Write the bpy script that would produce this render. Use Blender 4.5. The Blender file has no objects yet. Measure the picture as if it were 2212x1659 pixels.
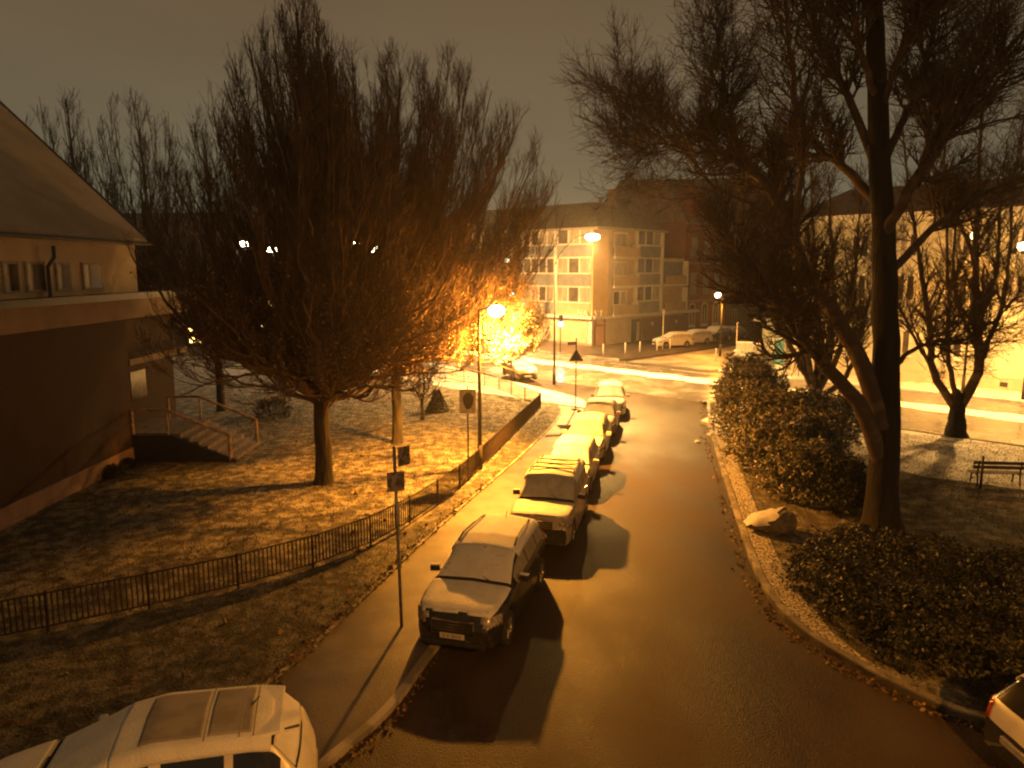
import bpy, bmesh, math
import numpy as np
from mathutils import Vector, Matrix

# ------------------------------------------------------------------ camera
S = bpy.context.scene
COL = S.collection
H = 7.8                      # eye height above the street
PITCH = math.radians(8.8)
F = 1599.0                   # focal length in px of a 2212 px wide frame
CX, CY = 1106.0, 829.5
cam_d = bpy.data.cameras.new('camera')
cam_d.sensor_width = 36.0
cam_d.lens = 36.0 * F / 2212.0
cam_d.clip_start = 0.1
cam_d.clip_end = 2000
cam = bpy.data.objects.new('camera', cam_d)
cam.location = (0, 0, H)
cam.rotation_euler = (math.radians(90) - PITCH, 0, 0)
COL.objects.link(cam)
S.camera = cam

# ------------------------------------------------------------------ night sky
SKY_STRENGTH = 1.2
w = bpy.data.worlds.new('World')
S.world = w
w.use_nodes = True
nt = w.node_tree
nt.nodes.clear()
tc = nt.nodes.new('ShaderNodeTexCoord')
sep = nt.nodes.new('ShaderNodeSeparateXYZ')
nt.links.new(tc.outputs['Generated'], sep.inputs[0])
ramp = nt.nodes.new('ShaderNodeValToRGB')
cr = ramp.color_ramp
cr.elements[0].position = 0.0
cr.elements[0].color = (0.140, 0.138, 0.088, 1)
cr.elements[1].position = 1.0
cr.elements[1].color = (0.055, 0.036, 0.016, 1)
for p_, c_ in ((0.14, (0.120, 0.098, 0.058, 1)), (0.3, (0.118, 0.080, 0.043, 1)), (0.5, (0.090, 0.059, 0.028, 1))):
    e_ = cr.elements.new(p_)
    e_.color = c_
nt.links.new(sep.outputs['Z'], ramp.inputs[0])
noi = nt.nodes.new('ShaderNodeTexNoise')
noi.inputs['Scale'].default_value = 2.2
noi.inputs['Detail'].default_value = 5
mpn = nt.nodes.new('ShaderNodeMapping')
mpn.inputs['Scale'].default_value = (1, 1, 3)
nt.links.new(tc.outputs['Generated'], mpn.inputs[0])
nt.links.new(mpn.outputs[0], noi.inputs['Vector'])
mr = nt.nodes.new('ShaderNodeMapRange')
mr.inputs['From Min'].default_value = 0.3
mr.inputs['From Max'].default_value = 0.7
mr.inputs['To Min'].default_value = 0.93
mr.inputs['To Max'].default_value = 1.14
nt.links.new(noi.outputs['Fac'], mr.inputs['Value'])
vm = nt.nodes.new('ShaderNodeVectorMath')
vm.operation = 'SCALE'
nt.links.new(ramp.outputs[0], vm.inputs[0])
nt.links.new(mr.outputs[0], vm.inputs['Scale'])
bg = nt.nodes.new('ShaderNodeBackground')
bg.inputs['Strength'].default_value = SKY_STRENGTH
nt.links.new(vm.outputs[0], bg.inputs['Color'])
wo = nt.nodes.new('ShaderNodeOutputWorld')
nt.links.new(bg.outputs[0], wo.inputs[0])

S.view_settings.view_transform = 'Standard'
S.view_settings.look = 'None'
S.view_settings.exposure = 0.0
S.view_settings.gamma = 1.0
S.render.engine = 'CYCLES'
S.cycles.use_denoising = True
S.cycles.max_bounces = 5
S.cycles.diffuse_bounces = 3
S.cycles.glossy_bounces = 3
S.cycles.sample_clamp_indirect = 4.0
S.cycles.filter_width = 2.2
SODIUM = (1.0, 0.36, 0.034)

rng = np.random.default_rng(7)

# ------------------------------------------------------------------ geometry of the picture -> metres
CP, SP = math.cos(PITCH), math.sin(PITCH)
def ray(px, py):
    a = (px - CX) / F
    b = -(py - CY) / F
    return np.array([a, CP + b * SP, -SP + b * CP])
def G(px, py, z=0.0):
    """point at height z seen at px,py"""
    d = ray(px, py)
    t = (z - H) / d[2]
    return np.array([d[0] * t, d[1] * t, z])
def At(px, py, Y):
    """point at distance Y (along +Y) seen at px,py"""
    d = ray(px, py)
    t = Y / d[1]
    return np.array([d[0] * t, Y, H + d[2] * t])
R2 = math.sqrt(0.5)
def ST(s, t, z=0.0):
    """s across the main road away from the eye, t along it to the left"""
    return np.array([(s - t) * R2, (s + t) * R2, z])

# ------------------------------------------------------------------ helpers
def tag(o, label=None, cat=None, group=None, kind=None):
    if label: o['label'] = label
    if cat: o['category'] = cat
    if group: o['group'] = group
    if kind: o['kind'] = kind
    return o
def empty(name, loc, rz=0, label=None, cat=None, group=None):
    o = bpy.data.objects.new(name, None)
    o.empty_display_size = 0.2
    o.location = Vector([float(v) for v in loc])
    o.rotation_euler = (0, 0, rz)
    COL.objects.link(o)
    return tag(o, label, cat, group)
def link_mesh(name, me, mat, parent=None, smooth=False):
    if mat is not None:
        me.materials.append(mat)
    if smooth:
        me.polygons.foreach_set('use_smooth', np.ones(len(me.polygons), dtype=bool))
    o = bpy.data.objects.new(name, me)
    COL.objects.link(o)
    if parent is not None:
        o.parent = parent
    return o
def quads(name, V, Fq, mat, parent=None, smooth=False):
    V = np.asarray(V, dtype=np.float32).reshape(-1, 3)
    Fq = np.asarray(Fq, dtype=np.int32)
    n = Fq.shape[1]
    me = bpy.data.meshes.new(name)
    me.vertices.add(len(V))
    me.vertices.foreach_set('co', V.ravel())
    me.loops.add(Fq.size)
    me.loops.foreach_set('vertex_index', Fq.ravel())
    me.polygons.add(len(Fq))
    me.polygons.foreach_set('loop_start', np.arange(0, Fq.size, n, dtype=np.int32))
    me.update(calc_edges=True)
    me.validate()
    return link_mesh(name, me, mat, parent, smooth)
def rotz2(v, a):
    c, s = math.cos(a), math.sin(a)
    return (v[0] * c - v[1] * s, v[0] * s + v[1] * c)

class MB:
    """collects simple solids, links them as one mesh"""
    def __init__(s, M=None):
        s.v, s.f, s.M = [], [], M
    def add(s, vs, fs):
        b = len(s.v)
        if s.M is not None:
            vs = [tuple(s.M @ Vector(v)) for v in vs]
        s.v += [tuple(float(c) for c in v) for v in vs]
        s.f += [tuple(b + i for i in f) for f in fs]
        return s
    def box(s, x0, x1, y0, y1, z0, z1):
        vs = [(x0, y0, z0), (x1, y0, z0), (x1, y1, z0), (x0, y1, z0), (x0, y0, z1), (x1, y0, z1), (x1, y1, z1), (x0, y1, z1)]
        return s.add(vs, [(3, 2, 1, 0), (4, 5, 6, 7), (0, 1, 5, 4), (1, 2, 6, 5), (2, 3, 7, 6), (3, 0, 4, 7)])
    def cyl(s, p0, p1, r0, r1=None, n=10, cap=True):
        r1 = r0 if r1 is None else r1
        p0, p1 = Vector([float(c) for c in p0]), Vector([float(c) for c in p1])
        d = (p1 - p0).normalized()
        a = Vector((0, 0, 1)) if abs(d.z) < 0.9 else Vector((1, 0, 0))
        u = d.cross(a).normalized(); v = d.cross(u)
        vs = []
        for p, r in ((p0, r0), (p1, r1)):
            for i in range(n):
                t = 2 * math.pi * i / n
                vs.append(tuple(p + u * (r * math.cos(t)) + v * (r * math.sin(t))))
        fs = [(i, (i + 1) % n, n + (i + 1) % n, n + i) for i in range(n)]
        if cap:
            fs += [tuple(range(n))[::-1], tuple(range(n, 2 * n))]
        return s.add(vs, fs)
    def pipe(s, pts, r, n=8):
        for a, b in zip(pts[:-1], pts[1:]):
            s.cyl(a, b, r, r, n)
        return s
    def lathe(s, prof, n=20, c=(0, 0, 0)):
        vs, fs = [], []
        for r, z in prof:
            for i in range(n):
                t = 2 * math.pi * i / n
                vs.append((c[0] + r * math.cos(t), c[1] + r * math.sin(t), c[2] + z))
        for k in range(len(prof) - 1):
            for i in range(n):
                fs.append((k * n + i, k * n + (i + 1) % n, (k + 1) * n + (i + 1) % n, (k + 1) * n + i))
        return s.add(vs, fs)
    def prism(s, poly, z0, z1):
        n = len(poly)
        vs = [(p[0], p[1], z0) for p in poly] + [(p[0], p[1], z1) for p in poly]
        fs = [tuple(range(n))[::-1], tuple(range(n, 2 * n))]
        fs += [(i, (i + 1) % n, n + (i + 1) % n, n + i) for i in range(n)]
        return s.add(vs, fs)
    def build(s, name, mat, parent=None, bevel=0, smooth=False):
        me = bpy.data.meshes.new(name)
        me.from_pydata(s.v, [], s.f)
        me.update()
        o = link_mesh(name, me, mat, parent, smooth)
        if bevel:
            m = o.modifiers.new('bevel', 'BEVEL')
            m.width = bevel; m.segments = 2; m.limit_method = 'ANGLE'
        return o
def copy_tree(o, parent=None):
    c = o.copy()
    COL.objects.link(c)
    if parent is not None: c.parent = parent
    for ch in [x for x in COL.objects if x.parent == o]:
        copy_tree(ch, c)
    return c

# ------------------------------------------------------------------ materials
def mat(name, color, rough=0.7, c2=None, scale=5.0, lo=0.4, hi=0.6, metal=0.0, bump=0.0, bscale=None,
        emit=None, estr=0.0, spec=0.5, stretch=(1, 1, 1), detail=4, c3=None, s3=30.0, lo3=0.5, hi3=0.6, rough2=None):
    m = bpy.data.materials.new(name)
    m.use_nodes = True
    t = m.node_tree
    b = t.nodes['Principled BSDF']
    b.inputs['Roughness'].default_value = rough
    b.inputs['Metallic'].default_value = metal
    b.inputs['Specular IOR Level'].default_value = spec
    col = (*color, 1)
    b.inputs['Base Color'].default_value = col
    tcn = t.nodes.new('ShaderNodeTexCoord')
    mp = t.nodes.new('ShaderNodeMapping')
    mp.inputs['Scale'].default_value = stretch
    t.links.new(tcn.outputs['Object'], mp.inputs[0])
    def mixn(fac, a, bcol):
        mx = t.nodes.new('ShaderNodeMix'); mx.data_type = 'RGBA'
        t.links.new(fac, mx.inputs[0])
        if isinstance(a, tuple): mx.inputs[6].default_value = (*a, 1)
        else: t.links.new(a, mx.inputs[6])
        mx.inputs[7].default_value = (*bcol, 1)
        return mx.outputs[2]
    def nfac(sc, l, h, det=detail):
        n = t.nodes.new('ShaderNodeTexNoise')
        n.inputs['Scale'].default_value = sc; n.inputs['Detail'].default_value = det
        t.links.new(mp.outputs[0], n.inputs['Vector'])
        r = t.nodes.new('ShaderNodeMapRange'); r.interpolation_type = 'SMOOTHSTEP'
        r.inputs['From Min'].default_value = l; r.inputs['From Max'].default_value = h
        t.links.new(n.outputs['Fac'], r.inputs['Value'])
        return r.outputs[0]
    last = tuple(color)
    if c2 is not None:
        f = nfac(scale, lo, hi)
        last = mixn(f, last, c2)
        if rough2 is not None:
            rr = t.nodes.new('ShaderNodeMapRange')
            rr.inputs['To Min'].default_value = rough; rr.inputs['To Max'].default_value = rough2
            t.links.new(f, rr.inputs['Value'])
            t.links.new(rr.outputs[0], b.inputs['Roughness'])
    if c3 is not None:
        last = mixn(nfac(s3, lo3, hi3), last, c3)
    if not isinstance(last, tuple):
        t.links.new(last, b.inputs['Base Color'])
    if bump:
        n = t.nodes.new('ShaderNodeTexNoise')
        n.inputs['Scale'].default_value = bscale or scale * 3; n.inputs['Detail'].default_value = 6
        t.links.new(mp.outputs[0], n.inputs['Vector'])
        bp = t.nodes.new('ShaderNodeBump'); bp.inputs['Strength'].default_value = bump
        bp.inputs['Distance'].default_value = 0.05
        t.links.new(n.outputs['Fac'], bp.inputs['Height'])
        t.links.new(bp.outputs[0], b.inputs['Normal'])
    if emit is not None:
        b.inputs['Emission Color'].default_value = (*emit, 1)
        b.inputs['Emission Strength'].default_value = estr
    return m
def brick_mat(name, c1, c2, mortar, scale=4.0):
    m = mat(name, c1, 0.85)
    t = m.node_tree
    b = t.nodes['Principled BSDF']
    tcn = t.nodes.new('ShaderNodeTexCoord')
    br = t.nodes.new('ShaderNodeTexBrick')
    br.inputs['Scale'].default_value = scale
    br.inputs['Color1'].default_value = (*c1, 1); br.inputs['Color2'].default_value = (*c2, 1)
    br.inputs['Mortar'].default_value = (*mortar, 1)
    cb = t.nodes.new('ShaderNodeCombineXYZ'); sp = t.nodes.new('ShaderNodeSeparateXYZ')
    t.links.new(tcn.outputs['Object'], sp.inputs[0])
    ad = t.nodes.new('ShaderNodeMath'); ad.operation = 'ADD'
    t.links.new(sp.outputs['X'], ad.inputs[0]); t.links.new(sp.outputs['Y'], ad.inputs[1])
    t.links.new(ad.outputs[0], cb.inputs['X']); t.links.new(sp.outputs['Z'], cb.inputs['Y'])
    t.links.new(cb.outputs[0], br.inputs['Vector'])
    n = t.nodes.new('ShaderNodeTexNoise'); n.inputs['Scale'].default_value = 0.8; n.inputs['Detail'].default_value = 5
    t.links.new(tcn.outputs['Object'], n.inputs['Vector'])
    mx = t.nodes.new('ShaderNodeMix'); mx.data_type = 'RGBA'; mx.blend_type = 'MULTIPLY'; mx.inputs[0].default_value = 0.6
    t.links.new(br.outputs[0], mx.inputs[6]); t.links.new(n.outputs['Fac'], mx.inputs[7])
    t.links.new(mx.outputs[2], b.inputs['Base Color'])
    return m
M = {}
M['asphalt'] = mat('wet_asphalt_with_thin_snow', (0.014, 0.008, 0.005), 0.46, (0.052, 0.034, 0.022), 0.55, 0.30, 0.72, bump=0.5, bscale=45,
                   c3=(0.038, 0.026, 0.018), s3=9.0, lo3=0.48, hi3=0.74, rough2=0.66, spec=0.34, stretch=(1, 0.5, 1), detail=6)
M['wet_road'] = mat('wet_main_road_asphalt', (0.11, 0.10, 0.09), 0.20, (0.22, 0.20, 0.185), 0.5, 0.40, 0.70, rough2=0.36, stretch=(1, 1, 1), bump=0.04, bscale=8,
                    c3=(0.16, 0.15, 0.14), s3=2.0, lo3=0.45, hi3=0.75)
M['road_far'] = mat('snowy_road_asphalt', (0.16, 0.15, 0.14), 0.5, (0.36, 0.34, 0.32), 0.5, 0.35, 0.65, bump=0.2, bscale=20)
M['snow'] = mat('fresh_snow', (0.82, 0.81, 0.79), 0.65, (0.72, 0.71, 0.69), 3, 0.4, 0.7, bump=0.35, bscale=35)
M['snow_thin'] = mat('thin_snow_film', (0.52, 0.51, 0.49), 0.6, (0.40, 0.39, 0.38), 4, 0.35, 0.65, bump=0.3, bscale=50)
M['snow_spotted'] = mat('snow_with_melt_spots', (0.78, 0.76, 0.73), 0.6, (0.68, 0.66, 0.63), 3, 0.4, 0.7, bump=0.3, bscale=40,
                        c3=(0.34, 0.32, 0.30), s3=16.0, lo3=0.63, hi3=0.70)
M['lawn'] = mat('lawn_under_patchy_snow', (0.040, 0.027, 0.015), 0.9, (0.28, 0.25, 0.205), 2.8, 0.40, 0.66, bump=0.9, bscale=18,
                c3=(0.10, 0.085, 0.055), s3=28.0, lo3=0.50, hi3=0.62, detail=8)
M['verge'] = mat('grass_verge_under_patchy_snow', (0.032, 0.026, 0.019), 0.9, (0.19, 0.175, 0.155), 3.4, 0.40, 0.66, bump=1.0, bscale=16,
                 c3=(0.07, 0.062, 0.042), s3=24.0, lo3=0.48, hi3=0.60, detail=8)
M['pavement'] = mat('snow_dusted_paving', (0.036, 0.025, 0.018), 0.6, (0.09, 0.068, 0.052), 1.1, 0.36, 0.64, bump=0.3, bscale=30, detail=6,
                    c3=(0.045, 0.036, 0.03), s3=10, lo3=0.55, hi3=0.68)
M['pave_snow'] = mat('snow_covered_pavement', (0.66, 0.64, 0.61), 0.7, (0.42, 0.40, 0.37), 1.5, 0.42, 0.66, bump=0.5, bscale=10)
M['park'] = mat('park_ground_under_thin_snow', (0.07, 0.055, 0.04), 0.9, (0.27, 0.25, 0.22), 2.2, 0.44, 0.66, bump=0.8, bscale=14,
                c3=(0.16, 0.14, 0.11), s3=16.0, lo3=0.5, hi3=0.64, detail=8)
M['gravel_snow'] = mat('coarse_gravel_with_snow', (0.13, 0.105, 0.08), 0.85, (0.52, 0.47, 0.41), 14.0, 0.40, 0.56, bump=1.0, bscale=25)
M['kerb'] = mat('kerb_stone', (0.17, 0.15, 0.13), 0.8, (0.34, 0.31, 0.28), 1.6, 0.45, 0.6, bump=0.4, bscale=30)
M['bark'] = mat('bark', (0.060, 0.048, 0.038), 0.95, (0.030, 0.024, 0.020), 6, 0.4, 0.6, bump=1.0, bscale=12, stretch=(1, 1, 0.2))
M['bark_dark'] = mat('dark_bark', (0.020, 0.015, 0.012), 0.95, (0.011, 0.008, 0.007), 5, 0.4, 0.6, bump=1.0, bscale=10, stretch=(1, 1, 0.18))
M['twig'] = mat('twig_bark', (0.15, 0.092, 0.062), 0.9, (0.08, 0.05, 0.035), 1.5, 0.4, 0.6)
M['twig_dark'] = mat('dark_twig_bark', (0.075, 0.052, 0.038), 0.95, (0.14, 0.105, 0.08), 2.0, 0.5, 0.7)
M['dead_leaf'] = mat('dry_brown_leaves', (0.16, 0.09, 0.055), 0.8, (0.36, 0.25, 0.18), 3, 0.4, 0.6)
M['litter_leaf'] = mat('fallen_yellow_leaves', (0.24, 0.15, 0.07), 0.8, (0.10, 0.06, 0.035), 1.3, 0.4, 0.6)
M['evergreen'] = mat('evergreen_leaves_dusted_with_snow', (0.016, 0.019, 0.011), 0.55, (0.055, 0.045, 0.032), 5.5, 0.50, 0.70)
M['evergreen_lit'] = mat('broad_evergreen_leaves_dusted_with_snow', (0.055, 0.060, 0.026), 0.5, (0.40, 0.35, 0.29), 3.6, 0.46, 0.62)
M['grass'] = mat('frosty_grass_blades', (0.05, 0.055, 0.025), 0.8, (0.20, 0.185, 0.16), 6, 0.45, 0.6)
M['iron'] = mat('painted_iron', (0.022, 0.012, 0.009), 0.7, (0.038, 0.022, 0.016), 8, 0.45, 0.6)
M['steel'] = mat('galvanised_steel', (0.30, 0.29, 0.28), 0.45, (0.20, 0.19, 0.185), 7, 0.4, 0.6, metal=0.5)
M['post_dark'] = mat('dark_lamp_post_paint', (0.020, 0.017, 0.015), 0.9, (0.03, 0.024, 0.02), 5, 0.4, 0.6)
M['sign_back'] = mat('aluminium_sign_back', (0.34, 0.27, 0.23), 0.55, (0.11, 0.085, 0.07), 9, 0.4, 0.6, metal=0.2)
M['sign_white'] = mat('white_sign_face', (0.62, 0.60, 0.57), 0.5, (0.45, 0.43, 0.41), 6, 0.45, 0.65)
M['sign_blue'] = mat('blue_grey_sign_face', (0.16, 0.19, 0.30), 0.5, (0.22, 0.25, 0.36), 6, 0.45, 0.65)
M['sign_dark'] = mat('dark_sign_print', (0.03, 0.026, 0.024), 0.6, (0.06, 0.05, 0.045), 12, 0.4, 0.6)
M['lamp_glow'] = mat('glowing_sodium_bowl', (1, 0.9, 0.7), 0.4, emit=(1.0, 0.78, 0.42), estr=9.0)
M['lamp_glow_hot'] = mat('glowing_bright_bowl', (1, 0.9, 0.7), 0.4, emit=(1.0, 0.84, 0.52), estr=16.0)
M['lamp_glow_white'] = mat('glowing_white_bowl', (1, 0.95, 0.9), 0.4, emit=(1.0, 0.90, 0.72), estr=12.0)
M['distant_glow'] = mat('glowing_distant_bowl', (1, 0.95, 0.9), 0.4, emit=(1.0, 0.80, 0.50), estr=150.0)
M['green_light'] = mat('lit_green_signal', (0.1, 0.6, 0.6), 0.4, emit=(0.10, 0.85, 1.0), estr=45.0)
M['brick_hall'] = brick_mat('dark_hall_brick', (0.075, 0.030, 0.018), (0.045, 0.020, 0.013), (0.06, 0.042, 0.034), 5)
M['plinth'] = mat('rendered_plinth', (0.34, 0.22, 0.18), 0.85, (0.24, 0.16, 0.13), 1.2, 0.4, 0.6, bump=0.3)
M['fascia'] = mat('pale_render_band', (0.30, 0.22, 0.17), 0.85, (0.22, 0.165, 0.13), 0.9, 0.4, 0.65, bump=0.2)
M['cream'] = mat('cream_render', (0.55, 0.45, 0.33), 0.85, (0.45, 0.37, 0.27), 0.7, 0.4, 0.65, bump=0.15)
M['roof_snow'] = mat('snow_covered_roof', (0.36, 0.29, 0.23), 0.85, (0.30, 0.24, 0.19), 0.6, 0.4, 0.6, bump=0.3, bscale=8,
                     c3=(0.25, 0.20, 0.16), s3=6.0, lo3=0.6, hi3=0.75)
M['gutter'] = mat('dark_gutter_metal', (0.028, 0.024, 0.026), 0.5, (0.05, 0.04, 0.04), 4, 0.4, 0.6)
M['glass'] = mat('dark_window_glass', (0.045, 0.036, 0.03), 0.12, (0.10, 0.08, 0.06), 0.8, 0.4, 0.6, spec=0.8)
M['curtain'] = mat('curtained_window', (0.38, 0.33, 0.26), 0.5, (0.20, 0.17, 0.14), 2.2, 0.4, 0.6, stretch=(3, 3, 0.3))
M['frame'] = mat('white_window_frame', (0.66, 0.62, 0.55), 0.6, (0.5, 0.47, 0.42), 5, 0.45, 0.65)
M['frame_dark'] = mat('weathered_window_frame', (0.26, 0.22, 0.18), 0.7, (0.18, 0.15, 0.12), 5, 0.45, 0.65)
M['ochre'] = mat('ochre_render', (0.66, 0.44, 0.19), 0.85, (0.58, 0.38, 0.16), 1.0, 0.4, 0.6)
M['panel_grey'] = mat('grey_spandrel_panel', (0.20, 0.21, 0.22), 0.8, (0.16, 0.17, 0.18), 1.5, 0.4, 0.6)
M['panel_tan'] = mat('tan_spandrel_panel', (0.42, 0.31, 0.20), 0.8, (0.36, 0.27, 0.17), 1.5, 0.4, 0.6)
M['pink'] = mat('pinkish_shop_panel', (0.58, 0.32, 0.22), 0.8, (0.62, 0.42, 0.29), 0.8, 0.42, 0.6)
M['pale_panel'] = mat('pale_shop_panel', (0.55, 0.47, 0.34), 0.8, (0.45, 0.38, 0.27), 0.8, 0.42, 0.6)
M['brown_tile'] = mat('brown_wall_tiles', (0.16, 0.085, 0.055), 0.6, (0.22, 0.13, 0.09), 5, 0.42, 0.6)
M['roof_dark'] = mat('dark_roof_tiles_dusted_with_snow', (0.20, 0.13, 0.10), 0.85, (0.14, 0.09, 0.07), 2, 0.4, 0.6, bump=0.4, bscale=12)
M['red_brick'] = brick_mat('red_brick', (0.36, 0.085, 0.045), (0.27, 0.06, 0.035), (0.28, 0.15, 0.10), 4)
M['stucco'] = mat('yellow_cream_stucco', (0.60, 0.56, 0.44), 0.85, (0.48, 0.44, 0.34), 0.5, 0.4, 0.62, bump=0.2)
M['dark_wall'] = mat('dark_rendered_wall', (0.13, 0.10, 0.08), 0.9, (0.09, 0.07, 0.055), 0.6, 0.4, 0.6)
M['lit_window'] = mat('lit_yellow_window', (0.8, 0.6, 0.2), 0.5, emit=(1.0, 0.58, 0.16), estr=12.0)
M['lit_window_white'] = mat('lit_white_window', (0.7, 0.8, 0.8), 0.5, emit=(0.72, 0.80, 0.82), estr=5.0)
M['stone_step'] = mat('stone_steps', (0.15, 0.11, 0.09), 0.8, (0.24, 0.19, 0.16), 4, 0.4, 0.6, bump=0.3)
M['step_side'] = mat('dark_step_side_wall', (0.03, 0.028, 0.03), 0.85, (0.045, 0.04, 0.04), 3, 0.4, 0.6)
M['wood_rail'] = mat('wooden_handrail', (0.50, 0.34, 0.23), 0.7, (0.26, 0.17, 0.11), 5, 0.4, 0.6)
M['door_dark'] = mat('dark_door_panel', (0.025, 0.026, 0.038), 0.5, (0.04, 0.04, 0.05), 3, 0.4, 0.6)
M['rock'] = mat('rough_boulder_stone', (0.10, 0.085, 0.07), 0.9, (0.16, 0.135, 0.11), 4, 0.4, 0.6, bump=1.0, bscale=9)
M['bench_wood'] = mat('dark_bench_wood', (0.07, 0.045, 0.032), 0.75, (0.10, 0.07, 0.05), 6, 0.4, 0.6, stretch=(0.3, 3, 3))
M['tyre'] = mat('tyre_rubber', (0.018, 0.017, 0.016), 0.85, (0.03, 0.028, 0.026), 12, 0.4, 0.6)
M['rim'] = mat('alloy_rim', (0.34, 0.33, 0.32), 0.35, (0.2, 0.19, 0.18), 14, 0.45, 0.6, metal=0.8)
M['car_black'] = mat('black_car_paint', (0.018, 0.017, 0.020), 0.22, (0.045, 0.04, 0.036), 3, 0.5, 0.75, spec=0.6)
M['car_tan'] = mat('pale_tan_car_paint', (0.40, 0.33, 0.24), 0.3, (0.30, 0.25, 0.19), 2.5, 0.45, 0.7, spec=0.6)
M['car_silver'] = mat('silver_car_paint', (0.46, 0.44, 0.42), 0.3, (0.36, 0.34, 0.32), 2.5, 0.45, 0.7, spec=0.6)
M['car_white'] = mat('white_car_paint', (0.70, 0.67, 0.62), 0.3, (0.60, 0.57, 0.53), 2.5, 0.45, 0.7, spec=0.6)
M['car_brown'] = mat('brown_car_paint', (0.16, 0.085, 0.05), 0.3, (0.12, 0.07, 0.04), 2.5, 0.45, 0.7, spec=0.6)
M['car_grey'] = mat('grey_car_paint', (0.12, 0.115, 0.11), 0.3, (0.09, 0.085, 0.08), 2.5, 0.45, 0.7, spec=0.6)
M['car_glass'] = mat('car_window_glass', (0.012, 0.011, 0.013), 0.12, (0.03, 0.026, 0.022), 6, 0.5, 0.7, spec=0.8)
M['car_glass_frost'] = mat('frosted_car_glass', (0.24, 0.225, 0.205), 0.6, (0.33, 0.31, 0.29), 5, 0.35, 0.65, bump=0.3, bscale=60)
M['trim'] = mat('black_plastic_trim', (0.016, 0.015, 0.015), 0.55, (0.03, 0.027, 0.025), 12, 0.4, 0.6)
M['headlight'] = mat('headlight_lens', (0.38, 0.34, 0.31), 0.18, (0.22, 0.19, 0.17), 16, 0.4, 0.6, spec=0.8)
M['taillight'] = mat('red_tail_light_lens', (0.40, 0.03, 0.02), 0.2, (0.30, 0.02, 0.015), 12, 0.4, 0.6, spec=0.7)
M['chrome'] = mat('chrome_trim', (0.75, 0.73, 0.70), 0.12, (0.6, 0.58, 0.55), 20, 0.4, 0.6, metal=1.0)
M['plate'] = mat('number_plate', (0.55, 0.50, 0.46), 0.5, (0.46, 0.42, 0.39), 8, 0.4, 0.6)
M['concrete'] = mat('grey_cabinet_shell', (0.36, 0.37, 0.34), 0.7, (0.28, 0.29, 0.27), 3, 0.4, 0.6)
M['teal_poster'] = mat('teal_poster', (0.07, 0.21, 0.26), 0.4, (0.11, 0.27, 0.31), 3, 0.4, 0.6)
M['kiosk_white'] = mat('pale_kiosk_panel', (0.52, 0.55, 0.48), 0.6, (0.36, 0.39, 0.35), 4, 0.4, 0.6)
M['paper'] = mat('crumpled_white_paper', (0.85, 0.83, 0.78), 0.6, (0.7, 0.68, 0.63), 9, 0.4, 0.6)

# ------------------------------------------------------------------ lights of the place
def bulb(parent, loc, power, radius=0.16, color=SODIUM, spot=0, blend=0.6):
    d = bpy.data.lights.new('lamp_bulb', 'SPOT' if spot else 'POINT')
    d.energy = power; d.color = color; d.shadow_soft_size = radius
    if spot:
        d.spot_size = math.radians(spot); d.spot_blend = blend
    o = bpy.data.objects.new('lamp_bulb', d)
    COL.objects.link(o)
    o.parent = parent
    o.location = [float(v) for v in loc]
    return o
def street_lamp(foot, head, power, label, glow='lamp_glow', post='post_dark', curved=True, size=0.30, radius=0.16, group=None, rise=1.2, spot=156, blend=0.75, side=0.12, color=SODIUM):
    """foot and head are world points; a post with an arched arm to a bowl"""
    e = empty('street_lamp', (foot[0], foot[1], 0), 0, label, 'street lamp', group)
    h = np.array([head[0] - foot[0], head[1] - foot[1], head[2]])
    reach = math.hypot(h[0], h[1])
    m = MB()
    top = h[2] - (rise if curved else 0.0)
    m.cyl((0, 0, 0), (0, 0, 1.1), 0.11, 0.10, 12)
    m.cyl((0, 0, 1.1), (0, 0, top), 0.078, 0.055, 12)
    m.build('post', M[post], e, smooth=True)
    a = MB()
    if reach > 0.05:
        if curved:
            pts = []
            for i in range(9):
                t = i / 8
                x = reach * (t ** 1.35)
                z = top + (h[2] + 0.16 - top) * math.sin(t * math.pi / 2)
                pts.append((h[0] / reach * x, h[1] / reach * x, z))
            a.pipe(pts, 0.042, 8)
        else:
            a.pipe([(0, 0, top - 0.02), (h[0], h[1], h[2] + 0.14)], 0.04, 8)
        a.build('arm', M[post], e, smooth=True)
    ang = math.atan2(h[1], h[0]) if reach > 0.05 else 0
    c = MB(Matrix.Translation(Vector([float(v) for v in (h[0], h[1], h[2])])) @ Matrix.Rotation(ang, 4, 'Z') @ Matrix.Scale(1.4, 4, (1, 0, 0)))
    c.lathe([(0.001, 0.22), (size * 0.30, 0.20), (size * 0.42, 0.158), (0.001, 0.155)], 18)
    c.build('lamp_cap', M[post], e, smooth=True)
    g = MB(Matrix.Translation(Vector([float(v) for v in (h[0], h[1], h[2])])) @ Matrix.Rotation(ang, 4, 'Z') @ Matrix.Scale(1.4, 4, (1, 0, 0)))
    g.lathe([(0.001, 0.16), (size * 0.45, 0.15), (size * 0.82, 0.09), (size, -0.02), (size * 0.92, -0.15), (size * 0.55, -0.26), (0.001, -0.29)], 18)
    g.build('glowing_bowl', M[glow], e, smooth=True)
    if power:
        bulb(e, (h[0], h[1], h[2] - 0.42), power, radius, color, spot=spot, blend=blend)      # what the reflector throws down
        bulb(e, (h[0], h[1], h[2] - 0.42), power * side, radius, color)                        # what the bowl spills sideways
    return e

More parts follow.
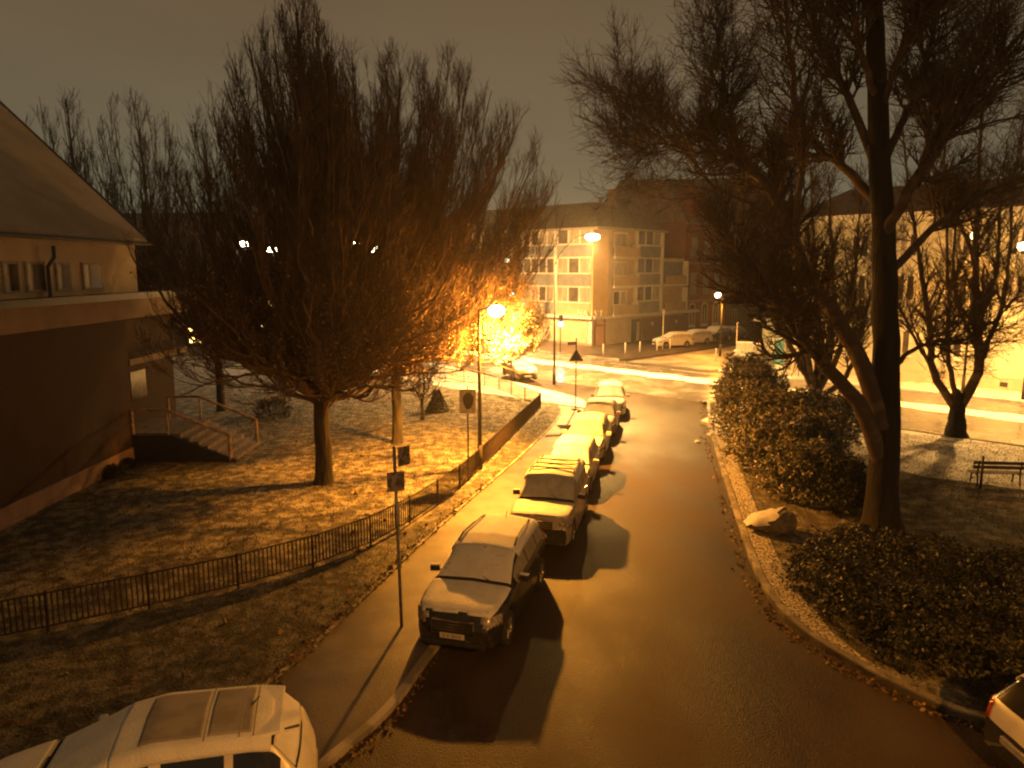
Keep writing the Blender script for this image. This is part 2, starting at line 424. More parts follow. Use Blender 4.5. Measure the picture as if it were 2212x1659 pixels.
L1 = street_lamp(G(1037, 1020), At(1072, 668, 28.2), 21000, 'street lamp burning behind the twigs beside the iron fence', 'lamp_glow_hot', curved=False, size=0.24, radius=0.12, spot=168, blend=0.7, side=0.18)
L0 = street_lamp(G(1197, 830), At(1280, 510, 50.2), 56000, 'tall arched street lamp standing at the junction in front of the flats', 'lamp_glow_hot', size=0.36, rise=1.9, color=(1.0, 0.50, 0.12), spot=150, blend=0.5, side=0.10)
L3 = street_lamp(G(1555, 770), At(1551, 636, 66), 5500, 'short lamp post among the cars parked past the flats', 'lamp_glow_white', curved=False, size=0.26)
L4 = street_lamp(ST(52.3, 9.2), At(2209, 530, 41.5), 17000, 'street lamp at the right edge in front of the yellow house', 'lamp_glow_hot', size=0.26, color=(1.0, 0.50, 0.12))
L5 = street_lamp(ST(53.2, 12.6), At(2103, 507, 46.2), 2500, 'street lamp seen through the twigs above the twin stemmed tree', 'lamp_glow', size=0.16)
L6 = street_lamp(ST(53.0, 51.5), At(1096, 562, 71), 30000, 'street lamp on the far side of the main road left of the flats', 'lamp_glow', size=0.22, color=(1.0, 0.50, 0.14), side=0.3)
# the lamp that lights the street under the window stands behind the eye, by the house wall
L7 = street_lamp((9.2, -1.5, 0), (8.4, -0.8, 9.6), 13500, 'street lamp beside the house the photograph is taken from', 'lamp_glow', size=0.24)
for i, (px, py, Y, lab) in enumerate([(530, 525, 63, 'leftmost distant street lamp shining above the low white wall'),
                                      (588, 537, 62, 'second distant street lamp from the left shining through the big tree'),
                                      (767, 523, 64, 'highest distant street lamp shining through the twin crowned tree'),
                                      (806, 537, 60, 'distant street lamp low right of the highest one through the tree'),
                                      (735, 543, 66, 'dim distant street lamp half hidden by twigs between brighter ones'),
                                      (643, 606, 68, 'lowest distant street lamp seen through the middle of the tree')]):
    hd = At(px, py, Y)
    street_lamp((hd[0] + 0.8, Y + 0.3, 0), hd, (700 if i in (1, 3) else 0), lab, 'distant_glow', size=(0.42 if i < 4 else 0.3), group='distant street lamps behind the trees', curved=False)

# ------------------------------------------------------------------ ground
def sheet(name, poly, z0, z1, m, kind='structure'):
    o = MB().prism([tuple(p[:2]) for p in poly], z0, z1).build(name, m)
    bm = bmesh.new(); bm.from_mesh(o.data)
    bmesh.ops.triangulate(bm, faces=[f for f in bm.faces if len(f.verts) > 4])
    bmesh.ops.recalc_face_normals(bm, faces=bm.faces)
    bm.to_mesh(o.data); bm.free()
    return tag(o, kind=kind)
def offset_line(pts, d):
    """polyline shifted sideways by d (to its right)"""
    out = []
    P = [np.array(p[:2], float) for p in pts]
    for i, p in enumerate(P):
        t = P[min(i + 1, len(P) - 1)] - P[max(i - 1, 0)]
        t /= np.linalg.norm(t)
        out.append(p + np.array([t[1], -t[0]]) * d)
    return out
def smooth_line(pts, it=2):
    P = [np.array(p[:2], float) for p in pts]
    for _ in range(it):
        Q = [P[0]]
        for a, b in zip(P[:-1], P[1:]):
            Q += [a * 0.75 + b * 0.25, a * 0.25 + b * 0.75]
        Q.append(P[-1]); P = Q
    return P
g = MB().add([(-210, -60, 0), (210, -60, 0), (210, 320, 0), (-210, 320, 0)], [(0, 1, 2, 3)]).build('ground', M['asphalt'])
tag(g, kind='structure')
# main road sheet, wet
mr_ = sheet('main_road', [ST(38.6, 140), ST(38.6, -60), ST(51.6, -60), ST(51.6, 140)], -0.05, 0.006, M['wet_road'])
sheet('far_side_street', [ST(51.6, 37.5), ST(51.6, 29.5), ST(200, 29.5), ST(200, 37.5)], -0.05, 0.010, M['road_far'])

KL = [(-6.6, 3.5), (-4.6, 7.6), G(710, 1640), G(837, 1539), G(919, 1416), (-0.75, 17.2), (0.45, 21.0), (1.55, 26.0), (2.7, 31.0), (3.85, 36.0), (4.6, 39.6), (4.3, 43.5), (2.4, 47.2), (0.2, 50.4)]
KL = smooth_line(KL)
VE = smooth_line([(-7.3, 10.7), (-5.3, 11.9), G(590, 1480), G(700, 1380), G(830, 1255), G(940, 1150), G(1040, 1062), G(1130, 985), G(1215, 900), (2.6, 42.3)])
FE = smooth_line([G(x_, y_, .13) for x_, y_ in ((-420, 1466), (0, 1385), (440, 1290), (640, 1240), (830, 1170), (960, 1082), (1010, 1042), (1100, 950), (1168, 882))], 1)
KR = [G(1527, 868), G(1530, 930), G(1545, 980), G(1570, 1060), G(1600, 1160), G(1640, 1270), G(1700, 1350), G(1800, 1420), G(1950, 1500), G(2130, 1580), (12.5, 10.4), (24, 9.4)]
KR = smooth_line(KR)
# pavement slab on the left: kerb line to the far left
left_poly = [p for p in KL] + [ST(38.2, 46), ST(38.2, 140)[:2], np.array([-140, 60]), np.array([-60, 3.0]), np.array([-9, 3.0])]
sheet('pavement', left_poly, -0.1, 0.10, M['pavement'])
verge_poly = [p for p in VE] + [np.array([1.2, 44.2]), np.array([-22, 66]), np.array([-60, 66]), np.array([-60, 10.4]), np.array([-14, 10.4])]
sheet('lawn', verge_poly, -0.08, 0.125, M['lawn'])
# strip outside the fence, rougher
strip = [p for p in VE[:-1]] + [p + np.array([0.15, -0.1]) for p in FE[::-1]] + [np.array([-22.0, 13.5]), np.array([-22.0, 10.5])]
sheet('grass_verge', strip, -0.06, 0.135, M['verge'])
# bright trodden snow on the pavement along the main road
sheet('pavement_snow', [ST(38.15, 46.0), ST(38.15, 90), ST(34.3, 90), ST(33.2, 60), ST(31.6, 50), ST(30.9, 36.5), (4.35, 40.5), (4.2, 43.4), (2.6, 46.4)], -0.04, 0.150, M['pave_snow'])
# right hand side
right_poly = [p for p in KR[::-1]][:] + [ST(38.2, 22.5), ST(38.2, -24), np.array([44, 9.4])]
sheet('park_ground', right_poly[::-1], -0.1, 0.11, M['park'])
sheet('park_snow', [ST(38.1, 20.5), ST(33.2, 19.5), ST(30.5, 14), ST(30.0, 8.0), ST(31.5, 0), ST(32, -20), ST(38.1, -20)], -0.05, 0.135, M['pave_snow'])
# far side pavements
sheet('far_pavement', [ST(51.7, 140), ST(51.7, 38.4), ST(60, 38.0), ST(140, 38.0), ST(140, 47), ST(62, 47), ST(62, 140)], -0.1, 0.12, M['pavement'])
sheet('far_pavement_right', [ST(51.7, 29.0), ST(51.7, -60), ST(60, -60), ST(60, 24), ST(140, 24), ST(140, 28.9)], -0.1, 0.12, M['pave_snow'])
def ribbon(name, line, d0, d1, z0, z1, m):
    A, B = offset_line(line, d0), offset_line(line, d1)
    mb = MB()
    for i in range(len(A) - 1):
        mb.prism([A[i], A[i + 1], B[i + 1], B[i]], z0, z1)
    return tag(mb.build(name, m), kind='structure')
ribbon('kerb', KL, -0.02, 0.14, -0.05, 0.118, M['kerb'])
ribbon('kerb_right', KR, 0.0, -0.17, -0.05, 0.150, M['kerb'])
ribbon('kerb_main_road', [ST(38.42, 45.2), ST(38.42, 100)], 0.1, -0.1, -0.05, 0.135, M['kerb'])
ribbon('kerb_main_road_right', [ST(38.42, 22.6), ST(38.42, -24)], 0.1, -0.1, -0.05, 0.135, M['kerb'])
ribbon('kerb_far_side', [ST(51.65, 38.5), ST(51.65, 120)], 0.08, -0.08, -0.05, 0.14, M['kerb'])
ribbon('pavement_edging', VE[:-2], 0.0, 0.09, -0.05, 0.145, M['kerb'])
# gravelly snow along the right kerb, then a made-up strip between the lanes
sb0, sb1 = offset_line(KR[6:33], -0.2), offset_line(KR[6:33], -0.75)
snow_band = sb0 + [a_ + (b_ - a_) * min(1, (26 - i_) / 7 + .02) for i_, (a_, b_) in enumerate(zip(sb0, sb1))][::-1]
sheet('verge_snow', snow_band, -0.04, 0.135, M['gravel_snow'])
rid = MB()  # white ridge added in place of headlight trails
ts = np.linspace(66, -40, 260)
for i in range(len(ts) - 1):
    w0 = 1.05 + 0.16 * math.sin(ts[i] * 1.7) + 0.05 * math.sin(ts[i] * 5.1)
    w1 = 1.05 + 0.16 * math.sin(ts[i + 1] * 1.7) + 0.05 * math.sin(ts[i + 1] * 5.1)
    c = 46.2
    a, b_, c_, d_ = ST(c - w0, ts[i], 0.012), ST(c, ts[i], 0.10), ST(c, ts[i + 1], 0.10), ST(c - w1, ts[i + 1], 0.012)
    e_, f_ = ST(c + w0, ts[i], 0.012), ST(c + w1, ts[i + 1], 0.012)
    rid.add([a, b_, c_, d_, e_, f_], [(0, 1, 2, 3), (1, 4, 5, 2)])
tag(rid.build('light_trail_ridge', M['snow'], smooth=True), kind='structure')
lm = MB()
for t in np.arange(62, 24, -6.0):
    p = [ST(49.6, t), ST(49.6, t - 3.2), ST(49.75, t - 3.2), ST(49.75, t)]
    lm.prism([q[:2] for q in p], 0.0, 0.011)
tag(lm.build('road_markings', M['sign_white']), kind='structure')

# ------------------------------------------------------------------ scatter helpers
def blades(name, C, n_hat_jit, size, m, parent=None, upright=False, aspect=0.5):
    """one small bent quad per centre"""
    n = len(C)
    if upright:
        d = np.stack([rng.normal(0, .45, n), rng.normal(0, .45, n), np.ones(n)], 1)
    else:
        d = rng.normal(0, 1, (n, 3)) * np.array([1, 1, n_hat_jit])
    d /= np.linalg.norm(d, axis=1)[:, None]
    r = rng.normal(0, 1, (n, 3))
    u = np.cross(d, r); u /= np.linalg.norm(u, axis=1)[:, None] + 1e-9
    s = (size * rng.uniform(0.55, 1.4, n))[:, None]
    wv = u * s * aspect * 0.5
    V = np.stack([C - wv * 0.4, C + d * s * 0.5 - wv, C + d * s, C + d * s * 0.5 + wv], 1)
    idx = np.arange(4 * n).reshape(n, 4)
    return quads(name, V, idx, m, parent)
def in_poly(P, poly):
    poly = np.array([p[:2] for p in poly]); x, y = P[:, 0], P[:, 1]
    ins = np.zeros(len(P), bool); j = len(poly) - 1
    for i in range(len(poly)):
        xi, yi = poly[i]; xj, yj = poly[j]
        c = ((yi > y) != (yj > y)) & (x < (xj - xi) * (y - yi) / (yj - yi + 1e-12) + xi)
        ins ^= c; j = i
    return ins
def scatter_in(poly, n, box, z):
    P = np.stack([rng.uniform(box[0], box[1], n), rng.uniform(box[2], box[3], n)], 1)
    P = P[in_poly(P, poly)]
    return np.column_stack([P, np.full(len(P), z)])
C1 = scatter_in(strip, 60000, (-16, 2, 10.5, 41), 0.13)
tag(blades('verge_grass', C1, 1, 0.07, M['grass'], upright=True, aspect=0.28), kind='stuff')
lawn_in = [np.array(p) for p in FE] + [np.array([-20, 60]), np.array([-15, 40]), np.array([-15, 20])]
C2 = scatter_in(lawn_in, 60000, (-17, 2, 14, 45), 0.12)
tag(blades('lawn_grass', C2, 1, 0.075, M['grass'], upright=True, aspect=0.28), kind='stuff')
C3 = scatter_in(right_poly, 60000, (6, 24, 12, 34), 0.115)
tag(blades('park_grass', C3, 1, 0.065, M['grass'], upright=True, aspect=0.28), kind='stuff')
C4 = np.concatenate([scatter_in(strip, 420, (-15, 0, 11, 38), 0.16), scatter_in(lawn_in, 300, (-16, 0, 15, 36), 0.15)])
tag(blades('fallen_leaves', C4, 0.15, 0.15, M['litter_leaf'], aspect=0.9), kind='stuff')
# leaf litter gathered along the kerbs
def along(line, n, spread, z, side=0.0):
    L = np.array([p[:2] for p in line]); k = rng.uniform(0, len(L) - 1.001, n); i = k.astype(int); f = (k - i)[:, None]
    P = L[i] * (1 - f) + L[i + 1] * f + rng.normal(0, spread, (n, 2)) + np.array([side, 0])
    return np.column_stack([P, np.full(n, z)])
C5 = np.concatenate([along(KR, 800, 0.10, 0.02, -0.22), along(KL[8:40], 500, 0.10, 0.03, 0.26), along(VE[:30], 1000, 0.07, 0.15)])
tag(blades('kerb_leaves', C5, 0.2, 0.08, M['litter_leaf'], aspect=0.9), kind='stuff')

# ------------------------------------------------------------------ trees
def unit(v): return v / (np.linalg.norm(v, axis=-1, keepdims=True) + 1e-12)
def tube_mesh(groups, name, m, parent):
    """groups: list of (P (M,k,3), R (M,k), sides)"""
    VV, FF, base = [], [], 0
    for P, R, n in groups:
        if len(P) == 0: continue
        Mn, k, _ = P.shape
        T = np.gradient(P, axis=1); T = unit(T)
        T0 = T[:, :1, :]
        a = np.where(np.abs(T0[..., 2:3]) < 0.8, np.array([0, 0, 1.0]), np.array([1.0, 0, 0]))
        U = unit(np.cross(T, np.broadcast_to(a, T.shape))); W = np.cross(T, U)
        th = np.arange(n) * 2 * np.pi / n
        ring = P[:, :, None, :] + R[:, :, None, None] * (np.cos(th)[None, None, :, None] * U[:, :, None, :] + np.sin(th)[None, None, :, None] * W[:, :, None, :])
        VV.append(ring.reshape(-1, 3))
        ids = base + np.arange(Mn * k * n).reshape(Mn, k, n)
        A = ids[:, :-1, :]; B = np.roll(A, -1, axis=2); D = ids[:, 1:, :]; Cc = np.roll(D, -1, axis=2)
        FF.append(np.stack([A, B, Cc, D], -1).reshape(-1, 4))
        base += Mn * k * n
    return quads(name, np.concatenate(VV), np.concatenate(FF), m, parent, smooth=True)
def spawn(P, R, cnt, t0, t1, ang, length, k, up=0.1, jit=0.12, rr=0.6, rmin=0.006, keep=None, taper=0.35, flat=0.0):
    Mn, kp, _ = P.shape
    idx = np.repeat(np.arange(Mn), cnt); N = len(idx)
    t = rng.uniform(t0, t1, N) * (kp - 1.001); i = t.astype(int); f = (t - i)[:, None]
    p = P[idx, i] * (1 - f) + P[idx, i + 1] * f
    tan = unit(P[idx, i + 1] - P[idx, i])
    rad = R[idx, i]
    perp = unit(np.cross(tan, rng.normal(0, 1, (N, 3))))
    perp[:, 2] *= (1 - flat); perp = unit(perp)
    a = ang * (1 + 0.28 * rng.normal(0, 1, N))[:, None]
    d = unit(np.cos(a) * tan + np.sin(a) * perp)
    ln = length * rng.uniform(0.5, 1.25, N) * (1 - 0.35 * t / kp)
    pts = [p]; cur = p; st = (ln / (k - 1))[:, None]
    for q in range(k - 1):
        d = unit(d + np.array([0, 0, up]) + rng.normal(0, jit, (N, 3)))
        cur = cur + d * st; pts.append(cur)
    Q = np.stack(pts, 1)
    r0 = np.maximum(rad * rr, rmin)[:, None]
    RR = np.maximum(r0 * np.linspace(1, taper, k)[None, :], rmin * 0.7)
    if keep is not None:
        m_ = keep(Q[:, -1]); Q, RR = Q[m_], RR[m_]
    return Q, RR
def resample(pts, k):
    P = np.array(pts, float)
    # catmull-rom
    ext = np.vstack([2 * P[0] - P[1], P, 2 * P[-1] - P[-2]])
    out = []
    for u in np.linspace(0, len(P) - 1.0001, k):
        i = int(u); t = u - i
        p0, p1, p2, p3 = ext[i], ext[i + 1], ext[i + 2], ext[i + 3]
        out.append(0.5 * ((2 * p1) + (-p0 + p2) * t + (2 * p0 - 5 * p1 + 4 * p2 - p3) * t ** 2 + (-p0 + 3 * p1 - 3 * p2 + p3) * t ** 3))
    return np.array(out)

def upright_tree(name, foot, height, rmax, z_wide, z_fork, n_limbs, label, cat, trunk_r=0.26, bark='bark', twig='twig', leaves=0,
                 top_r=0.8, density=1.0, droop=True, squash=(1, 1), twig_r=0.0075, leaf_size=0.075, leaf_top=8.5, skew=(0, 0), group=None, dome=1.55, low=(), kt=4, gaps=(), burst_snow=None):
    e = empty(name, (foot[0], foot[1], 0.08), 0, label, cat, group)
    def env(z):
        z = np.asarray(z, float)
        low = rmax * np.sqrt(np.clip((z - z_fork + 0.6) / (z_wide - z_fork + 0.6), 0, 1))
        t = np.clip((z - z_wide) / (height - z_wide), 0, 1)
        hi = rmax * (1 - t ** dome) + top_r * t
        return np.where(z < z_wide, low, hi)
    # trunk
    tk = resample([(0, 0, -0.1), (0.04, 0, z_fork * 0.5), (0.0, 0.05, z_fork), (0.15, 0.05, (z_fork + height) * 0.5), (skew[0], skew[1], height * 0.97)], 26)
    tr = trunk_r * np.interp(tk[:, 2], [-0.1, 0.25, z_fork, height], [1.45, 1.08, 0.9, 0.06])
    tube_mesh([(tk[None], tr[None], 14)], 'trunk', M[bark], e)
    limbs, lr = [], []
    for q in range(n_limbs):
        az = q * 2.39996 + rng.uniform(-.35, .35)
        u = (q + 0.5) / n_limbs
        ze = z_fork + 1.2 + (height - z_fork - 1.6) * u ** 0.85 + rng.normal(0, .35)
        ze = min(ze, height - 0.1)
        fill = rng.choice([1.0, 0.9, 0.68, 0.4], p=[.45, .22, .19, .14])
        re = float(env(ze)) * fill * rng.uniform(0.88, 1.04)
        z0 = z_fork + (ze - z_fork) * rng.uniform(0.08, 0.42)
        base = np.array([np.interp(z0, tk[:, 2], tk[:, 0]), np.interp(z0, tk[:, 2], tk[:, 1]), z0])
        o = np.array([math.cos(az) * squash[0], math.sin(az) * squash[1], 0])
        sk = np.array([skew[0], skew[1], 0]) * (ze / height)
        end = o * re + sk + np.array([0, 0, ze])
        bulge = 0.78 if u > 0.25 else 0.6
        ctrl = base + o * re * bulge + np.array([0, 0, (ze - z0) * (0.34 if u > .2 else 0.55)])
        t = np.linspace(0, 1, 12)[:, None]
        pts = (1 - t) ** 2 * base + 2 * t * (1 - t) * ctrl + t ** 2 * end
        pts[1:-1] += rng.normal(0, .07, (10, 3))
        limbs.append(pts)
        r0 = trunk_r * rng.uniform(0.22, 0.36) * (1.15 - 0.5 * u)
        lr.append(np.linspace(r0, 0.014, 12))
    for (ex, ey, ez) in low:                 # long low limbs reaching outwards
        z0 = z_fork + rng.uniform(0.1, 1.6)
        base = np.array([np.interp(z0, tk[:, 2], tk[:, 0]), np.interp(z0, tk[:, 2], tk[:, 1]), z0]); end = np.array([ex, ey, ez])
        ctrl = base * .45 + end * .55; ctrl[2] = max(z0, ez) + .5
        t = np.linspace(0, 1, 12)[:, None]
        limbs.append((1 - t) ** 2 * base + 2 * t * (1 - t) * ctrl + t ** 2 * end + np.vstack([np.zeros(3), rng.normal(0, .05, (11, 3))]))
        lr.append(np.linspace(trunk_r * .26, 0.014, 12))
    Lp, Lr = np.array(limbs), np.array(lr)
    def keep(Q):
        rho = np.hypot((Q[:, 0] - skew[0] * Q[:, 2] / height) / squash[0], (Q[:, 1] - skew[1] * Q[:, 2] / height) / squash[1])
        return (rho < env(Q[:, 2]) * rng.uniform(0.9, 1.12, len(Q)) + 0.25) & (Q[:, 2] < height + 0.5) & (Q[:, 2] > z_fork - 1.0) | ((Q[:, 2] < z_wide) & (Q[:, 2] > z_fork - .9) & (rho < rmax * 1.08) & (len(low) > 0))
    dn = density
    g1 = spawn(Lp, Lr, int(9 * dn), 0.15, 0.97, 0.36, 2.3, 7, 0.20, 0.06, 0.55, 0.012, keep)
    gt = spawn(tk[None], tr[None], int(40 * dn), 0.45, 0.98, 0.6, 2.2, 7, 0.2, 0.08, 0.35, 0.012, keep)
    g1 = (np.concatenate([g1[0], gt[0]]), np.concatenate([g1[1], gt[1]]))
    g2 = spawn(g1[0], g1[1], int(6 * dn), 0.15, 0.97, 0.42, 1.05, 5, 0.18, 0.08, 0.6, twig_r, keep)
    g3 = spawn(g2[0], g2[1], kt, 0.2, 0.97, 0.45, 0.6, 4, 0.14, 0.12, 0.7, twig_r * 0.85, keep)
    groups = [(Lp, Lr, 7), (g1[0], g1[1], 5), (g2[0], g2[1], 3), (g3[0], g3[1], 3)]
    if gaps:
        def open_(Pp):
            ok = np.ones(len(Pp), bool); mid = Pp[:, Pp.shape[1] // 2] + np.array([foot[0], foot[1], .08])
            for (px, py, rad) in gaps:
                d_ = unit(ray(px, py)); v_ = mid - np.array([0, 0, H]); c_ = np.linalg.norm(np.cross(v_, d_), axis=1); ok &= c_ > rad
            return ok
        k1, k2, k0 = open_(g2[0]), open_(g3[0]), open_(g1[0]); g1 = (g1[0][k0], g1[1][k0]); groups[1] = (g1[0], g1[1], 5)
        kl = [q_ for q_ in range(len(Lp)) if all(np.min(np.linalg.norm(np.cross(Lp[q_] + np.array([foot[0], foot[1], .08 - H]), unit(ray(px, py))), axis=1)) > .16 for (px, py, rad) in gaps[:4])]
        groups[0] = (Lp[kl], Lr[kl], 7)
        g2 = (g2[0][k1], g2[1][k1]); g3 = (g3[0][k2], g3[1][k2]); groups[2], groups[3] = (g2[0], g2[1], 3), (g3[0], g3[1], 3)
    crown = tube_mesh(groups, 'crown', M[twig], e)
    if leaves:
        T = g3[0]; tips = T[:, 1:].reshape(-1, 3)
        pr = np.clip((leaf_top - tips[:, 2]) / (leaf_top - 2.5), 0, 1) ** 1.0
        tips = tips[rng.uniform(0, 1, len(tips)) < pr]
        n = min(leaves, len(tips) * 3)
        C = tips[rng.integers(0, len(tips), n)] + rng.normal(0, .05, (n, 3))
        blades('leaves', C, 0.8, leaf_size, M['dead_leaf'], e, aspect=0.75)
        if burst_snow is not None:                # twig snow added near the lamp to enlarge its white burst
            fl = np.array(burst_snow[:3]) - np.array([foot[0], foot[1], .08])
            T2 = np.concatenate([g3[0][:, 1:].reshape(-1, 3), g2[0][:, 2:].reshape(-1, 3)])
            T2 = T2[np.linalg.norm((T2 - fl) / np.array([1, 1, .8]), axis=1) < burst_snow[3]]
            T2 = T2[T2[:, 1] + foot[1] > 28.9]
            if len(T2):
                C = T2[rng.integers(0, len(T2), burst_snow[4])] + rng.normal(0, .05, (burst_snow[4], 3))
                blades('lamp_burst_snow', C, 0.5, 0.085, M['snow'], e, aspect=0.6)
    return e

GAPS = [(530, 525, .22), (588, 537, .26), (767, 523, .22), (806, 537, .26), (735, 543, .14), (643, 606, .14), (555, 700, .22), (600, 712, .16), (668, 712, .18), (430, 625, .2), (490, 625, .16), (735, 712, .15), (860, 660, .14)]
fA = G(700, 1050); fB = G(858, 963)
upright_tree('bare_tree', fA, 16.6, 6.0, 6.8, 2.7, 180, 'tall bare tree with upswept twigs on the lawn, its trunk left of the sign pole', 'tree', 0.30,
             leaves=24000, top_r=0.45, density=1.1, skew=(-0.3, 0), kt=5, dome=1.5, gaps=GAPS,
             low=[(6.2, 0, 4.0), (5.0, 3.2, 4.2), (4.2, -4, 3.9), (-5.4, 0.5, 4.4), (-5.0, 2.6, 3.8), (0.5, -5.6, 3.9), (-3, -4.8, 4.0), (2.5, -5.2, 4.4)])
upright_tree('bare_tree', fB, 16.4, 6.3, 7.4, 3.0, 230, 'tall rounded bare tree whose twigs glow around the lamp by the fence', 'tree', 0.22,
             leaves=46000, top_r=2.6, density=1.25, skew=(0.5, 0), leaf_size=0.085, leaf_top=10, dome=2.6, kt=5,
             low=[(5.8, -2.6, 4.9), (6.0, -1.0, 4.8), (5.9, -2.2, 3.9), (6.0, 0.6, 4.2), (5.8, -2.4, 3.5), (5.4, -1.6, 5.6), (6.0, 1.8, 4.0), (5.0, -2.8, 6.4), (5.8, -0.2, 5.8), (2.5, -3.2, 4.2), (-2, -5.3, 5.2), (5.2, 0.5, 3.4), (6.3, -1.8, 4.6), (4.6, -2.6, 4.6)], gaps=GAPS, burst_snow=(0.15, 30.3, 5.0, 1.8, 7500))
fS = G(912, 912)
upright_tree('small_bare_tree', fS, 3.0, 1.3, 2.0, 0.9, 16, 'small bare sapling on the lawn beside the cone shaped bush', 'tree', 0.09, density=0.5, twig_r=0.006)
fF1 = (-23.6, 41); fF2 = (-20.6, 42.5)
upright_tree('bare_tree', fF1, 17.2, 3.6, 10.0, 3.0, 60, 'leftmost distant bare tree rising behind the snowy gable roof', 'tree', 0.24, twig='twig_dark', density=0.8, twig_r=0.011, top_r=0.8)
upright_tree('bare_tree', fF2, 17.0, 4.2, 9.0, 3.0, 60, 'distant bare tree between the snowy gable and the tall twin crowns', 'tree', 0.24, twig='twig_dark', density=0.8, twig_r=0.011, top_r=1.2)
upright_tree('bare_tree', (-16.0, 40), 14.8, 4.8, 7.5, 2.6, 60, 'lower bare tree behind the left side of the tall tree on the lawn', 'tree', 0.22, twig='twig_dark', density=0.8, twig_r=0.010, top_r=1.5)

# --- explicit skeleton trees on the right
def limb_tree(name, foot, limbs, label, cat, bark, twig, n1=10, l1=2.6, n2=6, l2=1.2, n3=4, l3=0.55, up=0.1, twig_r=0.009, box=None, a1=0.75, t0=0.25, group=None, n4=0):
    """limbs: list of (points world, r0, r1, is_trunk)"""
    e = empty(name, (foot[0], foot[1], 0.08), 0, label, cat, group)
    off = np.array([foot[0], foot[1], 0.08])
    trunkg, gl = [], []
    for pts, r0, r1, tr in limbs:
        P = resample(np.array(pts) - off, 22)
        P[2:-1] += rng.normal(0, 0.02, (19, 3))
        R = np.linspace(r0, r1, 22) ** 1.0
        if tr:
            flare = np.interp(P[:, 2], [-0.2, 0.15, 1.0], [1.5, 1.22, 1.0]); R = R * flare
        (trunkg if tr else gl).append((P[None], R[None], 16 if tr else 10))
    tube_mesh(trunkg, 'trunk', M[bark], e)
    LP = np.concatenate([g_[0] for g_ in gl] + [g_[0][:, 10:] if False else g_[0] for g_ in trunkg[:0]])
    LR = np.concatenate([g_[1] for g_ in gl])
    keep = (lambda Q: np.ones(len(Q), bool)) if box is None else (lambda Q: Q[:, 2] > box)
    g1 = spawn(LP, LR, n1, t0, 0.99, a1, l1, 8, up, 0.10, 0.45, 0.014, keep)
    g2 = spawn(g1[0], g1[1], n2, 0.12, 0.98, 0.7, l2, 6, up * 0.8, 0.13, 0.55, twig_r, keep)
    g3 = spawn(g2[0], g2[1], n3, 0.15, 0.98, 0.7, l3, 4, up * 0.5, 0.17, 0.7, twig_r * 0.8, keep)
    gs = gl + [(g1[0], g1[1], 5), (g2[0], g2[1], 4), (g3[0], g3[1], 3)]
    tube_mesh(gs, 'crown', M[twig], e)
    return e
Y0 = 20.9
def PL(seq, y0, y1):
    n = len(seq)
    return [At(px, py, y0 + (y1 - y0) * i / (n - 1)) for i, (px, py) in enumerate(seq)]
fR1 = G(1905, 1150)
trunk = PL([(1905, 1160), (1905, 1050), (1912, 930), (1916, 800), (1912, 650), (1908, 500), (1900, 330), (1893, 170), (1888, 20), (1886, -160)], fR1[1], fR1[1] + 0.6)
y = fR1[1]
big = [
    (trunk, 0.47, 0.20, True),
    (PL([(1905, 925), (1865, 790), (1802, 679), (1735, 576), (1690, 456), (1640, 385), (1560, 330), (1520, 290)], y, y + 1.2), 0.27, 0.085, False),
    (PL([(1900, 990), (1860, 880), (1784, 791), (1697, 679), (1646, 610), (1606, 552), (1550, 500)], y, y - 1.8), 0.25, 0.06, False),
    (PL([(1925, 800), (1965, 760), (2010, 742), (2089, 730), (2140, 700), (2205, 628)], y, y + 1.5), 0.075, 0.025, False),
    (PL([(1690, 470), (1620, 440), (1540, 400), (1480, 330), (1420, 260), (1325, 185)], y + 1, y + 3.0), 0.075, 0.016, False),
    (PL([(1906, 460), (1860, 400), (1800, 345), (1730, 335), (1650, 330), (1600, 350)], y + .3, y + 3.4), 0.16, 0.05, False),
    (PL([(1730, 640), (1720, 480), (1735, 330), (1715, 180), (1700, 40), (1690, -120)], y + .6, y - 2.5), 0.10, 0.04, False),
    (PL([(1906, 400), (1850, 250), (1790, 120), (1740, 0), (1700, -140)], y + .4, y + 3), 0.14, 0.05, False),
    (PL([(1600, 360), (1580, 250), (1560, 150), (1545, 60)], y + 1, y + 2), 0.075, 0.02, False),
    (PL([(1560, 330), (1500, 330), (1430, 310), (1370, 330)], y + 1.2, y + 0.2), 0.06, 0.015, False),
    (PL([(1905, 520), (1960, 420), (2030, 300), (2110, 180), (2220, 60)], y + .3, y - 2.0), 0.17, 0.05, False),
    (PL([(1905, 360), (1960, 240), (2010, 100), (2040, -60)], y + .4, y + 2.5), 0.13, 0.05, False),
    (PL([(1910, 600), (1990, 520), (2080, 440), (2200, 390), (2330, 330)], y + .1, y + 2.8), 0.13, 0.04, False),
    (PL([(1898, 230), (1860, 110), (1840, 0), (1800, -120)], y + .5, y - 1.5), 0.10, 0.04, False),
    (PL([(1898, 260), (1940, 130), (1990, 20), (2090, -120)], y + .5, y - 1.8), 0.10, 0.04, False),
    (PL([(1980, 400), (2060, 260), (2130, 60), (2160, -100)], y, y + 4.0), 0.10, 0.04, False),
]
limb_tree('big_bare_tree', fR1, big, 'biggest bare tree, thick dark trunk behind the low shrubs on the right', 'tree', 'bark_dark', 'twig_dark', n1=40, l1=2.3, n2=12, l2=1.1, n3=5, l3=0.6, up=0.12, twig_r=0.0075, box=3.6, t0=0.30)
